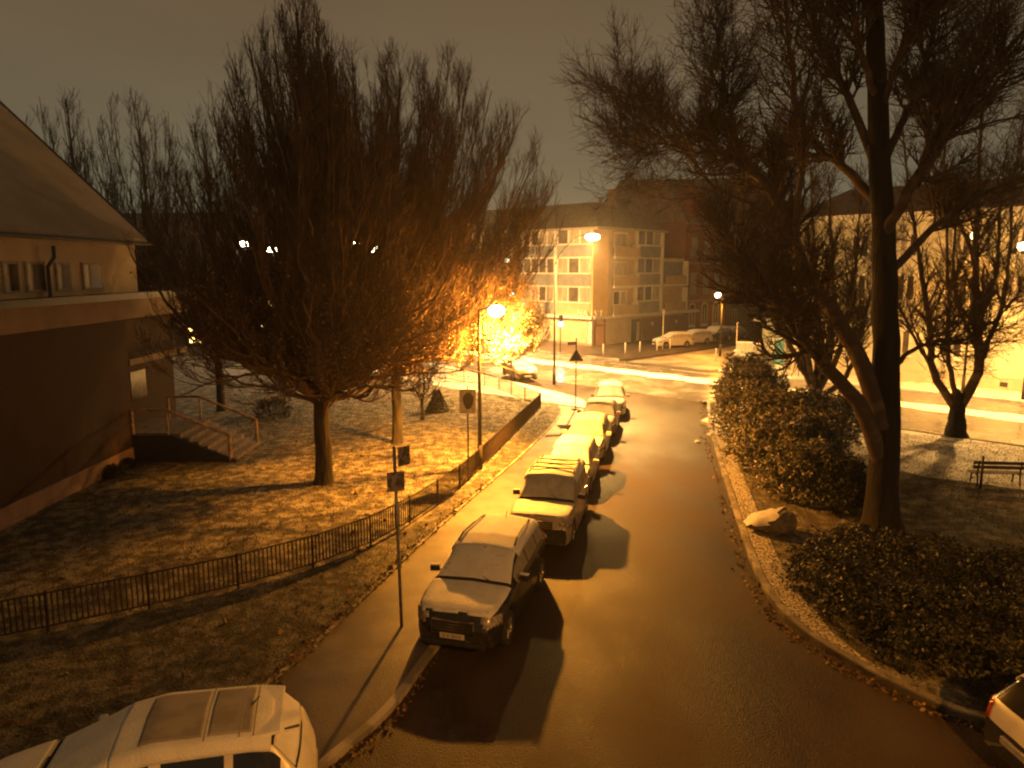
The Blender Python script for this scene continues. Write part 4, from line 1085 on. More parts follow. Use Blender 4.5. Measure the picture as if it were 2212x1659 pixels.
# cornice above the shop floor
MB(ML).box(-.3, lenL, -.5, .1, gf - .02, gf + .26).build('cornice', M['frame'], flats)
MB(MC).box(-.1, lenC + .1, -.55, .1, gf - .022, gf + .262).build('cornice', M['frame'], flats)
MB(MR).box(-.3, 17.0, -.5, .1, gf - .02, gf + .26).build('cornice', M['frame'], flats)
bay = 4.9
for k in range(6):
    u0 = k * bay
    MB(ML).box(u0 + bay - .18, u0 + bay + .18, -.16, .1, gf + .3, top - .002).build('pilaster', M['frame'], flats)
    for f_ in range(3):
        zb = gf + .35 + f_ * rise
        MB(ML).box(u0 + .20, u0 + bay - .20, -.07, .05, zb, zb + 1.15).build('spandrel', M['panel_grey' if (k + f_) % 4 else 'panel_tan'], flats)
        gl = ['curtain', 'glass', 'curtain'] if (k, f_) != (1, 1) else ['glass']
        if f_ == 2: gl = ['curtain', 'curtain', 'glass']
        if k >= 2: gl = ['glass', 'curtain', 'glass']
        window_row(flats, ML, u0 + .2, u0 + bay - .2, zb + 1.17, zb + 2.90, 3 if k != 1 else 4, panes=gl, d=-.03)
# right face: balcony bay, window bay, lower balcony bay
MB(MR).box(4.55, 4.85, -.25, .1, gf + .3, top - .002).build('pilaster', M['frame'], flats)
MB(MR).box(9.3, 9.6, -.25, .1, gf + .3, top - .002).build('pilaster', M['frame'], flats)
for f_ in range(3):
    zb = gf + .35 + f_ * rise
    MB(MR).box(.55, 4.4, -.03, .0, zb, zb + 2.6).build('balcony_recess', M['panel_tan'], flats)
    window_row(flats, MR, .8, 3.1, zb + .9, zb + 2.45, 1 if f_ else 2, panes=['curtain', 'glass'] if f_ else ['glass', 'curtain'], d=-.07)
    bl = MB(MR).box(.15, 4.5, -.75, -.62, zb - .02, zb + .22).box(.15, 4.5, -.72, -.66, zb + .22, zb + .95).build('balcony', M['panel_tan'], flats)
    MB(MR).box(.15, 4.5, -.78, -.60, zb - .2, zb - .021).build('balcony_edge', M['frame'], bl)
    MB(MR).box(3.9, 4.5, -.70, -.02, zb, zb + 1.25).build('balcony_divider', M['frame'], flats)
    MB(MR).box(4.9, 9.25, -.07, .05, zb, zb + 1.15).build('spandrel', M['panel_grey'], flats)
    window_row(flats, MR, 4.9, 9.25, zb + 1.17, zb + 2.90, 3, panes=['glass', 'glass', 'curtain'], d=-.03)
# lower wing at the end of the right face
MB(MR).box(9.7, 14.2, 0.05, 9.5, 0, gf + .3 + 2 * rise).build('side_wing', M['cream'], flats)
for f_ in range(2):
    zb = gf + .35 + f_ * rise
    MB(MR).box(10.0, 13.9, .0, .04, zb + .1, zb + 2.5).build('balcony_recess', M['panel_tan' if f_ == 0 else 'panel_grey'], flats)
    MB(MR).box(9.8, 14.1, -.55, -.45, zb, zb + .95).build('balcony', M['panel_tan'], flats)
    MB(MR).box(9.75, 14.15, -.6, -.4, zb - .2, zb - .001).build('balcony_edge', M['frame'], flats)
    MB(MR).box(13.95, 14.2, -.6, .04, zb - .2, zb + 2.6).build('pilaster', M['frame'], flats)
# shop floor
for k in range(6):
    MB(ML).box(k * bay + .5, (k + 1) * bay - .25, -.05, .05, .35, gf - .3).build('shop_panel', M['pink' if k == 0 else 'pale_panel'], flats)
    MB(ML).box((k + 1) * bay - .25, (k + 1) * bay + .1, -.09, .05, .1, gf - .03).build('shop_pier', M['frame'], flats)
MB(ML).box(-.05, .4, -.1, .05, .1, gf - .03).build('shop_pier', M['frame'], flats)
MB(ML).box(.0, lenL, -.12, .0, 0.1, .32).build('shop_plinth', M['frame_dark'], flats)
dr = MB(MC).box(.35, 1.55, -.05, .05, .12, gf - .3).build('door', M['pink'], flats)
MB(MC).box(.25, .42, -.09, .0, .12, gf - .05).box(1.5, 1.67, -.09, .0, .12, gf - .05).box(.43, 1.49, -.085, .0, gf - .75, gf - .62).build('door_frame', M['brown_tile'], dr)
MB(MR).box(.1, 3.9, -.05, .05, .35, gf - .25).build('shop_panel', M['pale_panel'], flats)
MB(MR).box(4.2, 6.0, -.04, .05, .12, gf - .3).build('door', M['door_dark'], flats)
MB(MR).box(5.1, 5.6, -.07, .0, .2, gf - .6).build('door_leaf', M['pale_panel'], flats)
MB(MR).box(6.2, 17.0, -.04, .06, .12, gf - .25).build('tiled_wall', M['brown_tile'], flats)
for u_ in (7.8, 12.6): MB(MR).box(u_, u_ + .35, -.12, -.03, 1.7, 2.1).build('wall_lamp', M['frame'], flats)
# raised letters above the cornice
for i, ch in enumerate('NAVI'):
    cu = bpy.data.curves.new('letter', 'FONT'); cu.body = ch; cu.size = 0.95; cu.extrude = 0.04
    to = bpy.data.objects.new('letter', cu); COL.objects.link(to)
    me = bpy.data.meshes.new_from_object(to)
    bpy.data.objects.remove(to)
    o = link_mesh('letter', me, M['frame'], flats)
    src = MC if i > 1 else ML
    u_ = (-.05 + (i - 2) * .8) if i > 1 else 1.6 - i * .75
    bx = Vector((cornL[0] - off[0], cornL[1] - off[1], 0))
    o.matrix_world = Matrix.Identity(4)
    pos = (src @ Vector((u_, -.42, gf + .27)))
    o.location = pos
    o.rotation_euler = (math.radians(90), 0, math.radians(-45) if i < 2 else math.atan2(uc[1], uc[0]))

# red brick house past the flats
og = np.array([*(cornR + UB * 14.3), 0.0])
rb = empty('brick_house', og, 0, 'tall red brick house with white arched windows just right of the flats', 'building')
MB_ = facade(np.zeros(3), UB, UL)
MB(MB_).box(0, 9.5, 0, 10, 0, 13.2).build('wall', M['red_brick'], rb)
for z_ in (4.0, 8.4, 12.9):
    MB(MB_).box(-.05, 9.55, -.14, .0, z_, z_ + .25).build('cornice', M['fascia'], rb)
mroof = MB(MB_); mroof.add([(-.2, -.3, 13.2), (9.7, -.3, 13.2), (9.7, 10.2, 13.2), (-.2, 10.2, 13.2), (.6, 3.6, 18.0), (8.9, 3.6, 18.0), (8.9, 6.5, 18.0), (.6, 6.5, 18.0)],
    [(0, 1, 5, 4), (1, 2, 6, 5), (2, 3, 7, 6), (3, 0, 4, 7), (4, 5, 6, 7), (3, 2, 1, 0)])
mroof.build('roof', M['roof_dark'], rb)
dg = MB(MB_).box(1.2, 3.4, -.05, 2.6, 13.2, 15.3); dg.add([(1.1, -.1, 15.3), (3.5, -.1, 15.3), (2.3, -.1, 17.2), (1.1, 2.6, 15.3), (3.5, 2.6, 15.3), (2.3, 2.6, 17.2)], [(0, 1, 2), (5, 4, 3), (0, 2, 5, 3), (1, 4, 5, 2)])
dg.build('dormer', M['red_brick'], rb)
for z0_, z1_, arch in ((1.2, 3.3, True), (5.0, 7.3, False), (9.2, 11.4, False)):
    for u_ in (1.2, 4.0, 6.6):
        fr = MB(MB_)
        fr.box(u_, u_ + 1.35, -.06, .02, z0_, z0_ + .14).box(u_, u_ + .14, -.062, .02, z0_ + .14, z1_).box(u_ + 1.21, u_ + 1.35, -.062, .02, z0_ + .14, z1_).box(u_ + .60, u_ + .75, -.05, .02, z0_ + .14, z1_)
        fr.box(u_ - .1, u_ + 1.45, -.15, .02, z0_ - .18, z0_ - .001)
        if arch:
            pts = []
            for t in np.linspace(0, math.pi, 9):
                pts.append((u_ + .675 + .62 * math.cos(t), -.03, z1_ + .55 * math.sin(t)))
            fr.pipe(pts, .08, 5)
        else:
            fr.box(u_, u_ + 1.35, -.064, .02, z1_, z1_ + .16)
        w_ = fr.build('window', M['frame' if arch else 'frame_dark'], rb)
        MB(MB_).box(u_ + .14, u_ + 1.21, -.02, .01, z0_ + .14, z1_ - .001 + (.3 if arch else 0)).build('pane', M['glass' if arch else 'curtain'], w_)
# houses further along the far side street
for i, (s_, ln, hh, mm, lab) in enumerate([(85.4, 12, 11.5, 'dark_wall', 'dark house beyond the red brick house on the side street'), (98.0, 16, 14, 'dark_wall', 'tall dark house at the far end of the side street')]):
    o_ = ST(s_, 46.9); b_ = empty('dark_house', o_, 0, lab, 'building')
    MB(MB_).box(0, ln, 0, 9, 0, hh).build('wall', M[mm], b_)
    m = MB(MB_); m.add([(-.3, -.3, hh), (ln + .3, -.3, hh), (ln + .3, 9.3, hh), (-.3, 9.3, hh), (-.3, 4.5, hh + 4), (ln + .3, 4.5, hh + 4)], [(0, 1, 5, 4), (2, 3, 4, 5), (3, 0, 4), (1, 2, 5), (3, 2, 1, 0)])
    m.build('roof', M['roof_dark'], b_)
    for f_ in range(3):
        for k in range(int(ln // 3)):
            window_row(b_, MB_, 1 + k * 3, 2.3 + k * 3, 1 + f_ * 3.4, 2.8 + f_ * 3.4, 2, frame='frame_dark')
o_ = np.array([20, 104.0, 0])
b_ = empty('dark_house', o_, math.radians(-8), 'broad dark-roofed house rising behind the red brick house', 'building')
MB().box(-7, 16, 0, 10, 0, 17.0).build('wall', M['dark_wall'], b_)
m = MB(); m.add([(-7.4, -.4, 17), (16.4, -.4, 17), (16.4, 10.4, 17), (-7.4, 10.4, 17), (-5, 5, 20.5), (14, 5, 20.5)], [(0, 1, 5, 4), (2, 3, 4, 5), (3, 0, 4), (1, 2, 5), (3, 2, 1, 0)])
m.build('roof', M['roof_dark'], b_)
MB().box(-4.5, -3.2, 3, 4.2, 18, 21.3).build('chimney', M['brown_tile'], b_)

# yellow building across the main road on the right
oy = ST(55.6, 25.5)
yb = empty('yellow_house', oy, 0, 'long brightly lit yellow stucco house across the main road at the right', 'building')
MY = facade(np.zeros(3), -UL, UB)
LY = 52.0
MB(MY).box(0, LY, 0, 11, 0, 11.6).build('wall', M['stucco'], yb)
MB(MY).box(-.2, LY, -.25, .0, 11.2, 11.65).build('eaves', M['frame'], yb)
MB(MY).box(-.02, LY, -.12, .0, 0.1, 0.9).build('plinth', M['cream'], yb)
MB(MY).box(-.02, LY, -.15, .0, 4.4, 4.65).build('string_course', M['frame'], yb)
m = MB(MY); m.add([(-.4, -.4, 11.66), (LY, -.4, 11.66), (LY, 11.4, 11.66), (-.4, 11.4, 11.66), (2, 5.5, 14), (LY, 5.5, 14)], [(0, 1, 5, 4), (2, 3, 4, 5), (3, 0, 4), (1, 2, 5), (3, 2, 1, 0)])
m.build('roof', M['roof_dark'], yb)
for k in range(16):
    u_ = 1.3 + k * 3.2
    for f_, (z0_, z1_) in enumerate(((1.9, 3.7), (5.6, 7.5), (8.6, 10.3))):
        if f_ == 0 and k % 3 == 1: continue
        w_ = window_row(yb, MY, u_, u_ + 1.2, z0_, z1_, 2, panes=['curtain', 'glass'] if (k + f_) % 3 else ['glass'], d=-.02, frame='frame')
        MB(MY).box(u_ - .1, u_ + 1.3, -.16, -.0, z0_ - .13, z0_ - .002).build('sill', M['frame'], w_)
    if k % 2 == 0: MB(MY).box(u_ + .3, u_ + .75, -.14, -.1, .35, .65).build('cellar_vent', M['sign_dark'], yb)
    if k % 4 == 3: MB(MY).box(u_ + 2.1, u_ + 2.24, -.18, -.04, .9, 11.1).build('downpipe', M['steel'], yb)

# dark houses far left behind the trees, with lit windows
for i, (x0, x1, yb0, hh, lab) in enumerate([(-40, -25, 66, 9, 'dim distant house left of the tall trees with one glowing window'),
                                            (-24.5, -9.5, 70, 8.2, 'distant house behind the tall trees with several glowing yellow windows')]):
    b_ = empty('distant_house', (x0, yb0, 0), 0, lab, 'building', None)
    W_ = x1 - x0
    MB().box(0, W_, 0, 9, 0, hh).build('wall', M['dark_wall'], b_)
    m = MB(); m.add([(-.4, -.4, hh), (W_ + .4, -.4, hh), (W_ + .4, 9.4, hh), (-.4, 9.4, hh), (1, 4.5, hh + 4), (W_ - 1, 4.5, hh + 4)], [(0, 1, 5, 4), (2, 3, 4, 5), (3, 0, 4), (1, 2, 5), (3, 2, 1, 0)])
    m.build('roof', M['roof_dark'], b_)
    I4 = Matrix.Identity(4)
    for f_ in range(2):
        for k in range(int(W_ // 2.6)):
            lit = (k * 7 + f_ * 3 + i) % 4
            gl_ = 'lit_window' if (lit in (0, 1) and (i == 1 or k > 3)) else ('lit_window_white' if lit == 2 and f_ == 0 and i == 1 and k % 2 else 'glass')
            window_row(b_, I4, .7 + k * 2.6, 2.0 + k * 2.6, 1.2 + f_ * 3.1, 2.9 + f_ * 3.1, 2, glass=gl_, frame='frame_dark')

# ------------------------------------------------------------------ cars
def smooth1(a, k=5):
    ker = np.hanning(k + 2)[1:-1]; ker /= ker.sum()
    return np.convolve(np.pad(a, k // 2, mode='edge'), ker, 'valid')
def make_car(label, prof, L=4.6, Wd=1.88, paint='car_black', glass='car_glass', snow='snow', rails=False, crossbars=False, sunroof=False, spoiler=False,
             roofsnow=True, screen='snow_thin', hood_snow='snow_spotted', detail=True, group=None, snow_t=0.035, lightmat='headlight', rear_snow=True, name='parked_car', mirror_snow=True):
    """local +x is the nose"""
    e = empty(name, (0, 0, 0), 0, label, 'car', group)
    nx, hw = 130, Wd / 2
    xs = np.linspace(0, L, nx)                        # distance behind the nose
    top = smooth1(np.interp(xs, *zip(*prof['top'])), 5)
    belt = smooth1(np.interp(xs, *zip(*prof['belt'])), 5)
    pl = smooth1(np.interp(xs, *zip(*prof.get('plan', [(0, .70), (.10, .83), (.35, .94), (.9, 1.0), (L * .55, 1.0), (L - .6, .97), (L - .15, .88), (L, .78)]))), 5)
    wheel_r, ax = prof.get('wheel', .345), prof.get('axles', (.88, L - .92))
    zb = np.full(nx, .24)
    for a_ in ax:
        d2 = (wheel_r + .06) ** 2 - (xs - a_) ** 2
        zb = np.maximum(zb, np.where(d2 > 0, np.sqrt(np.clip(d2, 0, None)) + wheel_r * .96, 0))
    zb = np.minimum(zb, top - .1)
    th = prof.get('tumble', .76)
    half = []
    for i in range(nx):
        h_ = hw * pl[i]; t_ = top[i]; b_ = min(belt[i], t_ - .03); zz = zb[i]
        g_ = np.clip((t_ - belt[i]) / .42, 0, 1)
        wt = h_ * (0.93 * (1 - g_) + th * g_)
        edge = .03 * (1 - g_) + .09 * g_
        zmid = zz + (b_ - zz) * .45
        ctrl = [(h_ * .80, zz - .0), (h_ * .965, zz), (h_ * 1.0, zmid), (h_ * .975, b_ - .02), (h_ * .955, b_ + .0), (wt, t_ - edge), (wt * .90, t_ - edge * .28), (wt * .55, t_), (0, t_ + .015 + .02 * g_)]
        C = np.array(ctrl); s_ = [0]
        nseg = [2, 5, 5, 1, 7, 3, 3, 6]
        row = []
        for q_ in range(len(C) - 1):
            for j in range(nseg[q_]): row.append(C[q_] + (C[q_ + 1] - C[q_]) * j / nseg[q_])
        row.append(C[-1]); half.append(row)
    half = np.array(half); nh = half.shape[1]
    Yv = np.concatenate([half[:, :, 0], -half[:, ::-1, 0][:, 1:]], 1); Zv = np.concatenate([half[:, :, 1], half[:, ::-1, 1][:, 1:]], 1)
    nj = Yv.shape[1]
    Xv = np.repeat((L / 2 - xs)[:, None], nj, 1)
    # nose and tail bow in plan
    bow = 0.16 * (np.abs(Yv) / hw) ** 2.5
    fall = np.clip(1 - xs / .8, 0, 1)[:, None]; fallr = np.clip(1 - (L - xs) / .6, 0, 1)[:, None]
    Xv = Xv - bow * fall + bow * .7 * fallr
    V = np.stack([Xv, Yv, Zv], -1)
    ids = np.arange(nx * nj).reshape(nx, nj)
    Fq = np.stack([ids[:-1, :-1], ids[1:, :-1], ids[1:, 1:], ids[:-1, 1:]], -1).reshape(-1, 4)
    fc = V.reshape(-1, 3)[Fq].mean(1); i_ = np.repeat(np.arange(nx - 1), nj - 1); j_ = np.tile(np.arange(nj - 1), nx - 1)
    jh = np.minimum(j_, nj - 2 - j_)                 # 0 sill .. nh-2 centre
    xb = L / 2 - fc[:, 0]
    xm = (xs[:-1] + xs[1:])[i_] / 2
    side = (jh >= 13) & (jh < 20)                     # between belt and roof edge
    topz = jh >= 20
    tt = (top[:-1] + top[1:])[i_] / 2; bb = (belt[:-1] + belt[1:])[i_] / 2
    ws0, ws1, rf1, rw1 = prof['marks']                # screen base, screen top, roof end, rear screen base
    used = np.zeros(len(Fq), bool)
    def patch(sel, name_, m_, off_=0.0, thick=0.0, parent=e, excl=True):
        sel = sel & (~used if excl else True)
        if sel.sum() == 0: return None
        f = Fq[sel]; uq, inv = np.unique(f, return_inverse=True)
        v_ = V.reshape(-1, 3)[uq].copy()
        o = quads(name_, v_, inv.reshape(-1, 4), M[m_], parent, smooth=True)
        if off_:
            n_ = np.zeros((len(v_), 3)); o.data.vertices.foreach_get('normal', nn_ := np.zeros(len(v_) * 3)); v_ += nn_.reshape(-1, 3) * off_
            o.data.vertices.foreach_set('co', v_.ravel())
        if thick:
            md = o.modifiers.new('thickness', 'SOLIDIFY'); md.thickness = thick; md.offset = 1.0
        return o
    pill = np.zeros(len(Fq), bool)
    for p_ in prof['pillars']: pill |= np.abs(xm - p_) < .05
    glass_side = side & (jh >= 14) & (jh <= 18) & (xm > ws0 + .30) & (xm < rw1 - .22) & (tt - bb > .22) & ~pill
    screenF = topz & (xm > ws0) & (xm < ws1) & (jh >= 21)
    screenR = topz & (xm > rf1) & (xm < rw1) & (jh >= 21)
    # body: everything else
    holes = glass_side
    gs = prof.get('grille', (.46, .74, .34)); 
    patch(~holes, 'body', paint, excl=False)
    # end caps
    for ii, sgn in ((0, 1), (nx - 1, -1)):
        me = bpy.data.meshes.new('bumper')
        vv = V[ii]; cen = vv.mean(0)
        ff = [(j, j + 1, nj) if sgn > 0 else (j + 1, j, nj) for j in range(nj - 1)] + [((nj - 1), 0, nj) if sgn > 0 else (0, nj - 1, nj)]
        me.from_pydata([tuple(map(float, q_)) for q_ in vv] + [tuple(map(float, cen))], [], ff); me.update()
        link_mesh('bumper', me, M['trim'], e)
    for sgn in (1, -1):
        patch(glass_side & (fc[:, 1] * sgn > 0), 'side_window', glass, parent=e)
    under = MB().box(-L / 2 + .25, L / 2 - .25, -hw * .78, hw * .78, .20, min(.62, prof['top'][3][1] - .2)).build('underbody', M['trim'], e)
    patch(screenF, 'windscreen', 'car_glass', .004, parent=e)
    patch(screenR, 'rear_window', 'car_glass', .004, parent=e)
    # snow lying on the car
    wavy = 0.03 * np.sin(fc[:, 1] * 9 + fc[:, 0] * 3)
    if roofsnow:
        patch((jh >= 19) & (xm > ws1 - .02) & (xm < rf1 + .04), 'roof_snow', snow, .008, snow_t)
    if hood_snow:
        patch(topz & (xm > prof.get('hood0', .16) + wavy * .3) & (xm < ws0 - .07) , 'bonnet_snow', hood_snow, .006, snow_t * .7)
    if screen:
        patch(topz & (xm > ws0 + .05) & (xm < ws1 - .03) & (jh >= 21), 'windscreen_snow', screen, .010, snow_t * .5)
    if rear_snow:
        patch(topz & (xm > rf1 + .07) & (xm < rw1 - .05) & (jh >= 21), 'rear_window_snow', screen or 'snow_thin', .010, snow_t * .5)
    # lamps and nose
    nose = xm < .30
    z_ = fc[:, 2]; ya = np.abs(fc[:, 1]) / hw
    hl = prof.get('lamp', (.60, .80)); tl = prof.get('tail', (.75, 1.05))
    for sgn in (1, -1):
        patch((xm < .42) & (ya > .56) & (z_ > hl[0]) & (z_ < hl[1]) & (fc[:, 1] * sgn > 0) & (z_ < tt - .01), 'headlight', lightmat, .006, .012)
        patch((xm > L - .34) & (ya > .70) & (z_ > tl[0]) & (z_ < tl[1]) & (fc[:, 1] * sgn > 0), 'tail_light', 'taillight', .006, .012)
    fx = L / 2 - .0
    gw = prof.get('grille_w', .42)
    gz0, gz1 = prof.get('grille_z', (.48, .74))
    gr = MB().box(fx - .10, fx + .015, -gw, gw, gz0, gz1)
    gro = gr.build('grille', M['trim'], e, bevel=.02)
    m_ = MB()
    for q_ in range(3):
        zq = gz0 + (gz1 - gz0) * (q_ + 1) / 4
        m_.box(fx + .0, fx + .026, -gw * .92, gw * .92, zq - .008, zq + .008)
    m_.build('grille_bars', M['chrome'], gro)
    ed = MB()
    for (a0, a1, c0, c1) in ((-gw - .02, gw + .02, gz1, gz1 + .02), (-gw - .02, gw + .02, gz0 - .02, gz0), (-gw - .02, -gw, gz0, gz1), (gw, gw + .02, gz0, gz1)):
        ed.box(fx - .05, fx + .03, a0, a1, c0, c1)
    ed.build('grille_surround', M['chrome'], gro)
    pz = prof.get('plate_z', .40)
    plt_ = MB().box(fx + .005, fx + .045, -.26, .26, pz - .055, pz + .055).build('number_plate', M['plate'], e, bevel=.006)
    if detail:
        m_ = MB()
        for x0, k_ in ((-.17, 0), (-.08, 1), (.03, 2), (.10, 3), (.17, 4)):
            m_.box(fx + .046, fx + .048, x0 - .018, x0 - .008, pz - .03, pz + .03)
            m_.box(fx + .046, fx + .048, x0 + .006, x0 + .016, pz - .03, pz + .03)
            if k_ % 2 == 0: m_.box(fx + .046, fx + .048, x0 - .0075, x0 + .0055, pz + .018, pz + .03)
        m_.build('plate_characters', M['sign_dark'], plt_)
    MB().box(fx - .16, fx + .0, -hw * .66, hw * .66, .26, .36).build('lower_grille', M['trim'], e, bevel=.02)
    MB().box(-L / 2 - .012, -L / 2 + .12, -.26, .26, .50, .61).build('number_plate', M['plate'], e)
    # wheels
    for a_ in ax:
        for sgn in (1, -1):
            T_ = Matrix.Translation((L / 2 - a_, sgn * (hw - .12), wheel_r)) @ Matrix.Rotation(math.radians(90), 4, 'X')
            wl = MB(T_); r_ = wheel_r
            wl.lathe([(r_ * .62, .09), (r_ * .93, .105), (r_, .07), (r_, -.07), (r_ * .93, -.105), (r_ * .62, -.09)], 28)
            wo_ = wl.build('wheel', M['tyre'], e, smooth=True)
            rm = MB(T_); s2 = -sgn
            rm.lathe([(r_ * .63, .08 * s2), (r_ * .60, .085 * s2), (r_ * .54, .03 * s2), (.001, .03 * s2)], 24)
            for q_ in range(5):
                an = q_ * 2 * math.pi / 5
                rm.cyl((0, 0, .06 * s2), (r_ * .6 * math.cos(an), r_ * .6 * math.sin(an), .07 * s2), .034, .026, 6)
            rm.build('rim', M['rim'], wo_)
    # mirrors
    mz = float(np.interp(ws0 + .42, xs, belt)) + .10
    for sgn in (1, -1):
        T_ = Matrix.Translation((L / 2 - ws0 - .42, sgn * (hw * .965 + .10), mz)) @ Matrix.Rotation(sgn * math.radians(-10), 4, 'Z')
        mi = MB(T_); mi.box(-.055, .055, -.105, .105, -.065, .065); mi.box(-.03, .03, -.15 if sgn > 0 else .10, -.10 if sgn > 0 else .15, -.06, -.02)
        mo = mi.build('door_mirror', M['trim' if paint in ('car_black', 'car_tan') else paint], e, bevel=.03)
        if mirror_snow:
            MB(T_).box(-.05, .05, -.10, .10, .066, .095).build('mirror_snow', M['snow'], mo, bevel=.015)
    rz_top = lambda x_: float(np.interp(x_, xs, top))
    if rails:
        for sgn in (1, -1):
            yr = hw * th * .90 * sgn; m_ = MB()
            pts = [(L / 2 - x_, yr * (1 - .02 * k_), rz_top(x_) + .075 - (.055 if k_ in (0, 7) else 0)) for k_, x_ in enumerate(np.linspace(ws1 + .12, rf1 - .1, 8))]
            m_.pipe(pts, .022, 6); 
            m_.build('roof_rail', M['trim'], e)
            sn = MB()
            for a_, b2 in zip(pts[1:4], pts[2:5]): sn.cyl((a_[0], a_[1], a_[2] + .02), (b2[0], b2[1], b2[2] + .02), .018, .018, 6)
            sn.build('rail_snow', M['snow'], e)
    if crossbars:
        for x_ in (ws1 + .35, ws1 + .85, ws1 + 1.35):
            MB().pipe([(L / 2 - x_, -hw * th * .88, rz_top(x_) + .085), (L / 2 - x_, hw * th * .88, rz_top(x_) + .085)], .018, 6).build('cross_bar', M['trim'], e)
            MB().box(L / 2 - x_ - .03, L / 2 - x_ + .03, -hw * th * .8, hw * th * .8, rz_top(x_) + .10, rz_top(x_) + .125).build('bar_snow', M['snow'], e, bevel=.01)
    # wipers, aerial
    if detail:
        m_ = MB(); za = rz_top(ws0 + .05)
        m_.pipe([(L / 2 - ws0 - .02, .35, za + .02), (L / 2 - ws0 - .30, -.25, rz_top(ws0 + .3) + .02)], .012, 5)
        m_.pipe([(L / 2 - ws0 + .02, -.30, za), (L / 2 - ws0 + .02, .60, za - .01)], .018, 5)
        m_.build('wiper', M['trim'], e)
        MB().cyl((L / 2 - rf1 + .25, 0, rz_top(rf1 - .25) + .03), (L / 2 - rf1 + .12, 0, rz_top(rf1 - .25) + .17), .014, .008, 6).build('aerial', M['trim'], e)
        # door gaps and handles
        for p_ in prof['doors']:
            k_ = int(np.argmin(np.abs(xs - p_)))
            for sgn in (1, -1):
                pts = [(float(L / 2 - xs[k_]), sgn * (float(half[k_, q_, 0]) + .002), float(half[k_, q_, 1])) for q_ in range(3, 14)]
                MB().pipe(pts, .006, 4).build('door_seam', M['trim'], e)
        for sgn in (1, -1):
            for p_ in prof['doors'][1:]:
                k_ = int(np.argmin(np.abs(xs - p_ + .22)))
                yy_ = sgn * (float(half[k_, 11, 0]) + .02); zz_ = float(half[k_, 11, 1])
                MB().box(L / 2 - p_ + .14, L / 2 - p_ + .34, yy_ - .012, yy_ + .012, zz_ - .015, zz_ + .015).build('door_handle', M['chrome'], e, bevel=.005)
    if sunroof:
        x0_, xm_, x1_ = ws1 + .28, ws1 + .95, ws1 + 1.50
        for a_, b2 in ((x0_, xm_), (xm_ + .06, x1_)):
            patch((jh >= 24) & (xm > a_) & (xm < b2), 'sunroof_glass_snow', 'snow_film', snow_t + .010, .006, excl=False)
        m_ = MB()
        for x_ in (xm_ + .03, x1_ + .05, rf1 - .30):
            k_ = int(np.argmin(np.abs(xs - x_)))
            pts = [(float(L / 2 - xs[k_]), float(V[k_, j, 1]), float(V[k_, j, 2]) + snow_t + .012) for j in range(23, nj - 23)]
            m_.pipe(pts, .009, 4)
        m_.build('roof_seams', M['snow_seam'], e)
    if spoiler:
        k_ = int(np.argmin(np.abs(xs - rf1)))
        wsp = hw * th * .93; zt = rz_top(rf1) + .035
        m_ = MB(); m_.add([(L / 2 - rf1 + .20, -wsp, zt + .01), (L / 2 - rf1 + .20, wsp, zt + .01), (L / 2 - rf1 - .16, wsp * .86, zt - .01), (L / 2 - rf1 - .16, -wsp * .86, zt - .01),
                           (L / 2 - rf1 + .20, -wsp, zt - .05), (L / 2 - rf1 + .20, wsp, zt - .05), (L / 2 - rf1 - .16, wsp * .86, zt - .05), (L / 2 - rf1 - .16, -wsp * .86, zt - .05)],
                          [(3, 2, 1, 0), (4, 5, 6, 7), (0, 1, 5, 4), (1, 2, 6, 5), (2, 3, 7, 6), (3, 0, 4, 7)])
        m_.build('spoiler', M[snow], e, bevel=.02)
        xr_ = (rf1 + rw1) / 2 + .06
        MB().cyl((L / 2 - xr_ - .08, -.02, rz_top(xr_ + .08) + .05), (L / 2 - xr_ + .06, .28, rz_top(xr_ - .06) + .05), .02, .012, 6).build('rear_wiper', M['trim'], e)
    return e
M['snow_film'] = mat('thin_snow_over_sunroof', (0.36, 0.32, 0.28), 0.6, (0.28, 0.25, 0.22), 3, 0.4, 0.6)
M['snow_seam'] = mat('packed_snow_seam', (0.30, 0.27, 0.24), 0.7, (0.4, 0.37, 0.33), 9, 0.4, 0.6)
SUV = dict(top=[(0, .58), (.05, .74), (.14, .90), (.35, .97), (1.25, 1.09), (1.32, 1.12), (2.10, 1.56), (2.6, 1.64), (3.9, 1.62), (4.10, 1.57), (4.48, 1.12), (4.56, 1.0), (4.6, .70)],
           belt=[(0, .62), (.3, .86), (1.2, 1.0), (3.2, 1.08), (4.6, 1.14)], marks=(1.28, 2.12, 4.02, 4.46), pillars=(2.62, 3.55), doors=(1.55, 2.62, 3.60), wheel=.365, tumble=.76,
           lamp=(.68, .87), grille_z=(.56, .80), plate_z=(.50), tail=(.80, 1.3))
SUV2 = dict(SUV); SUV2['top'] = [(x_ * 4.75 / 4.6, z_) for x_, z_ in SUV['top']]; SUV2['belt'] = [(x_ * 4.75 / 4.6, z_) for x_, z_ in SUV['belt']]; SUV2['marks'] = tuple(x_ * 4.75 / 4.6 for x_ in SUV['marks'])
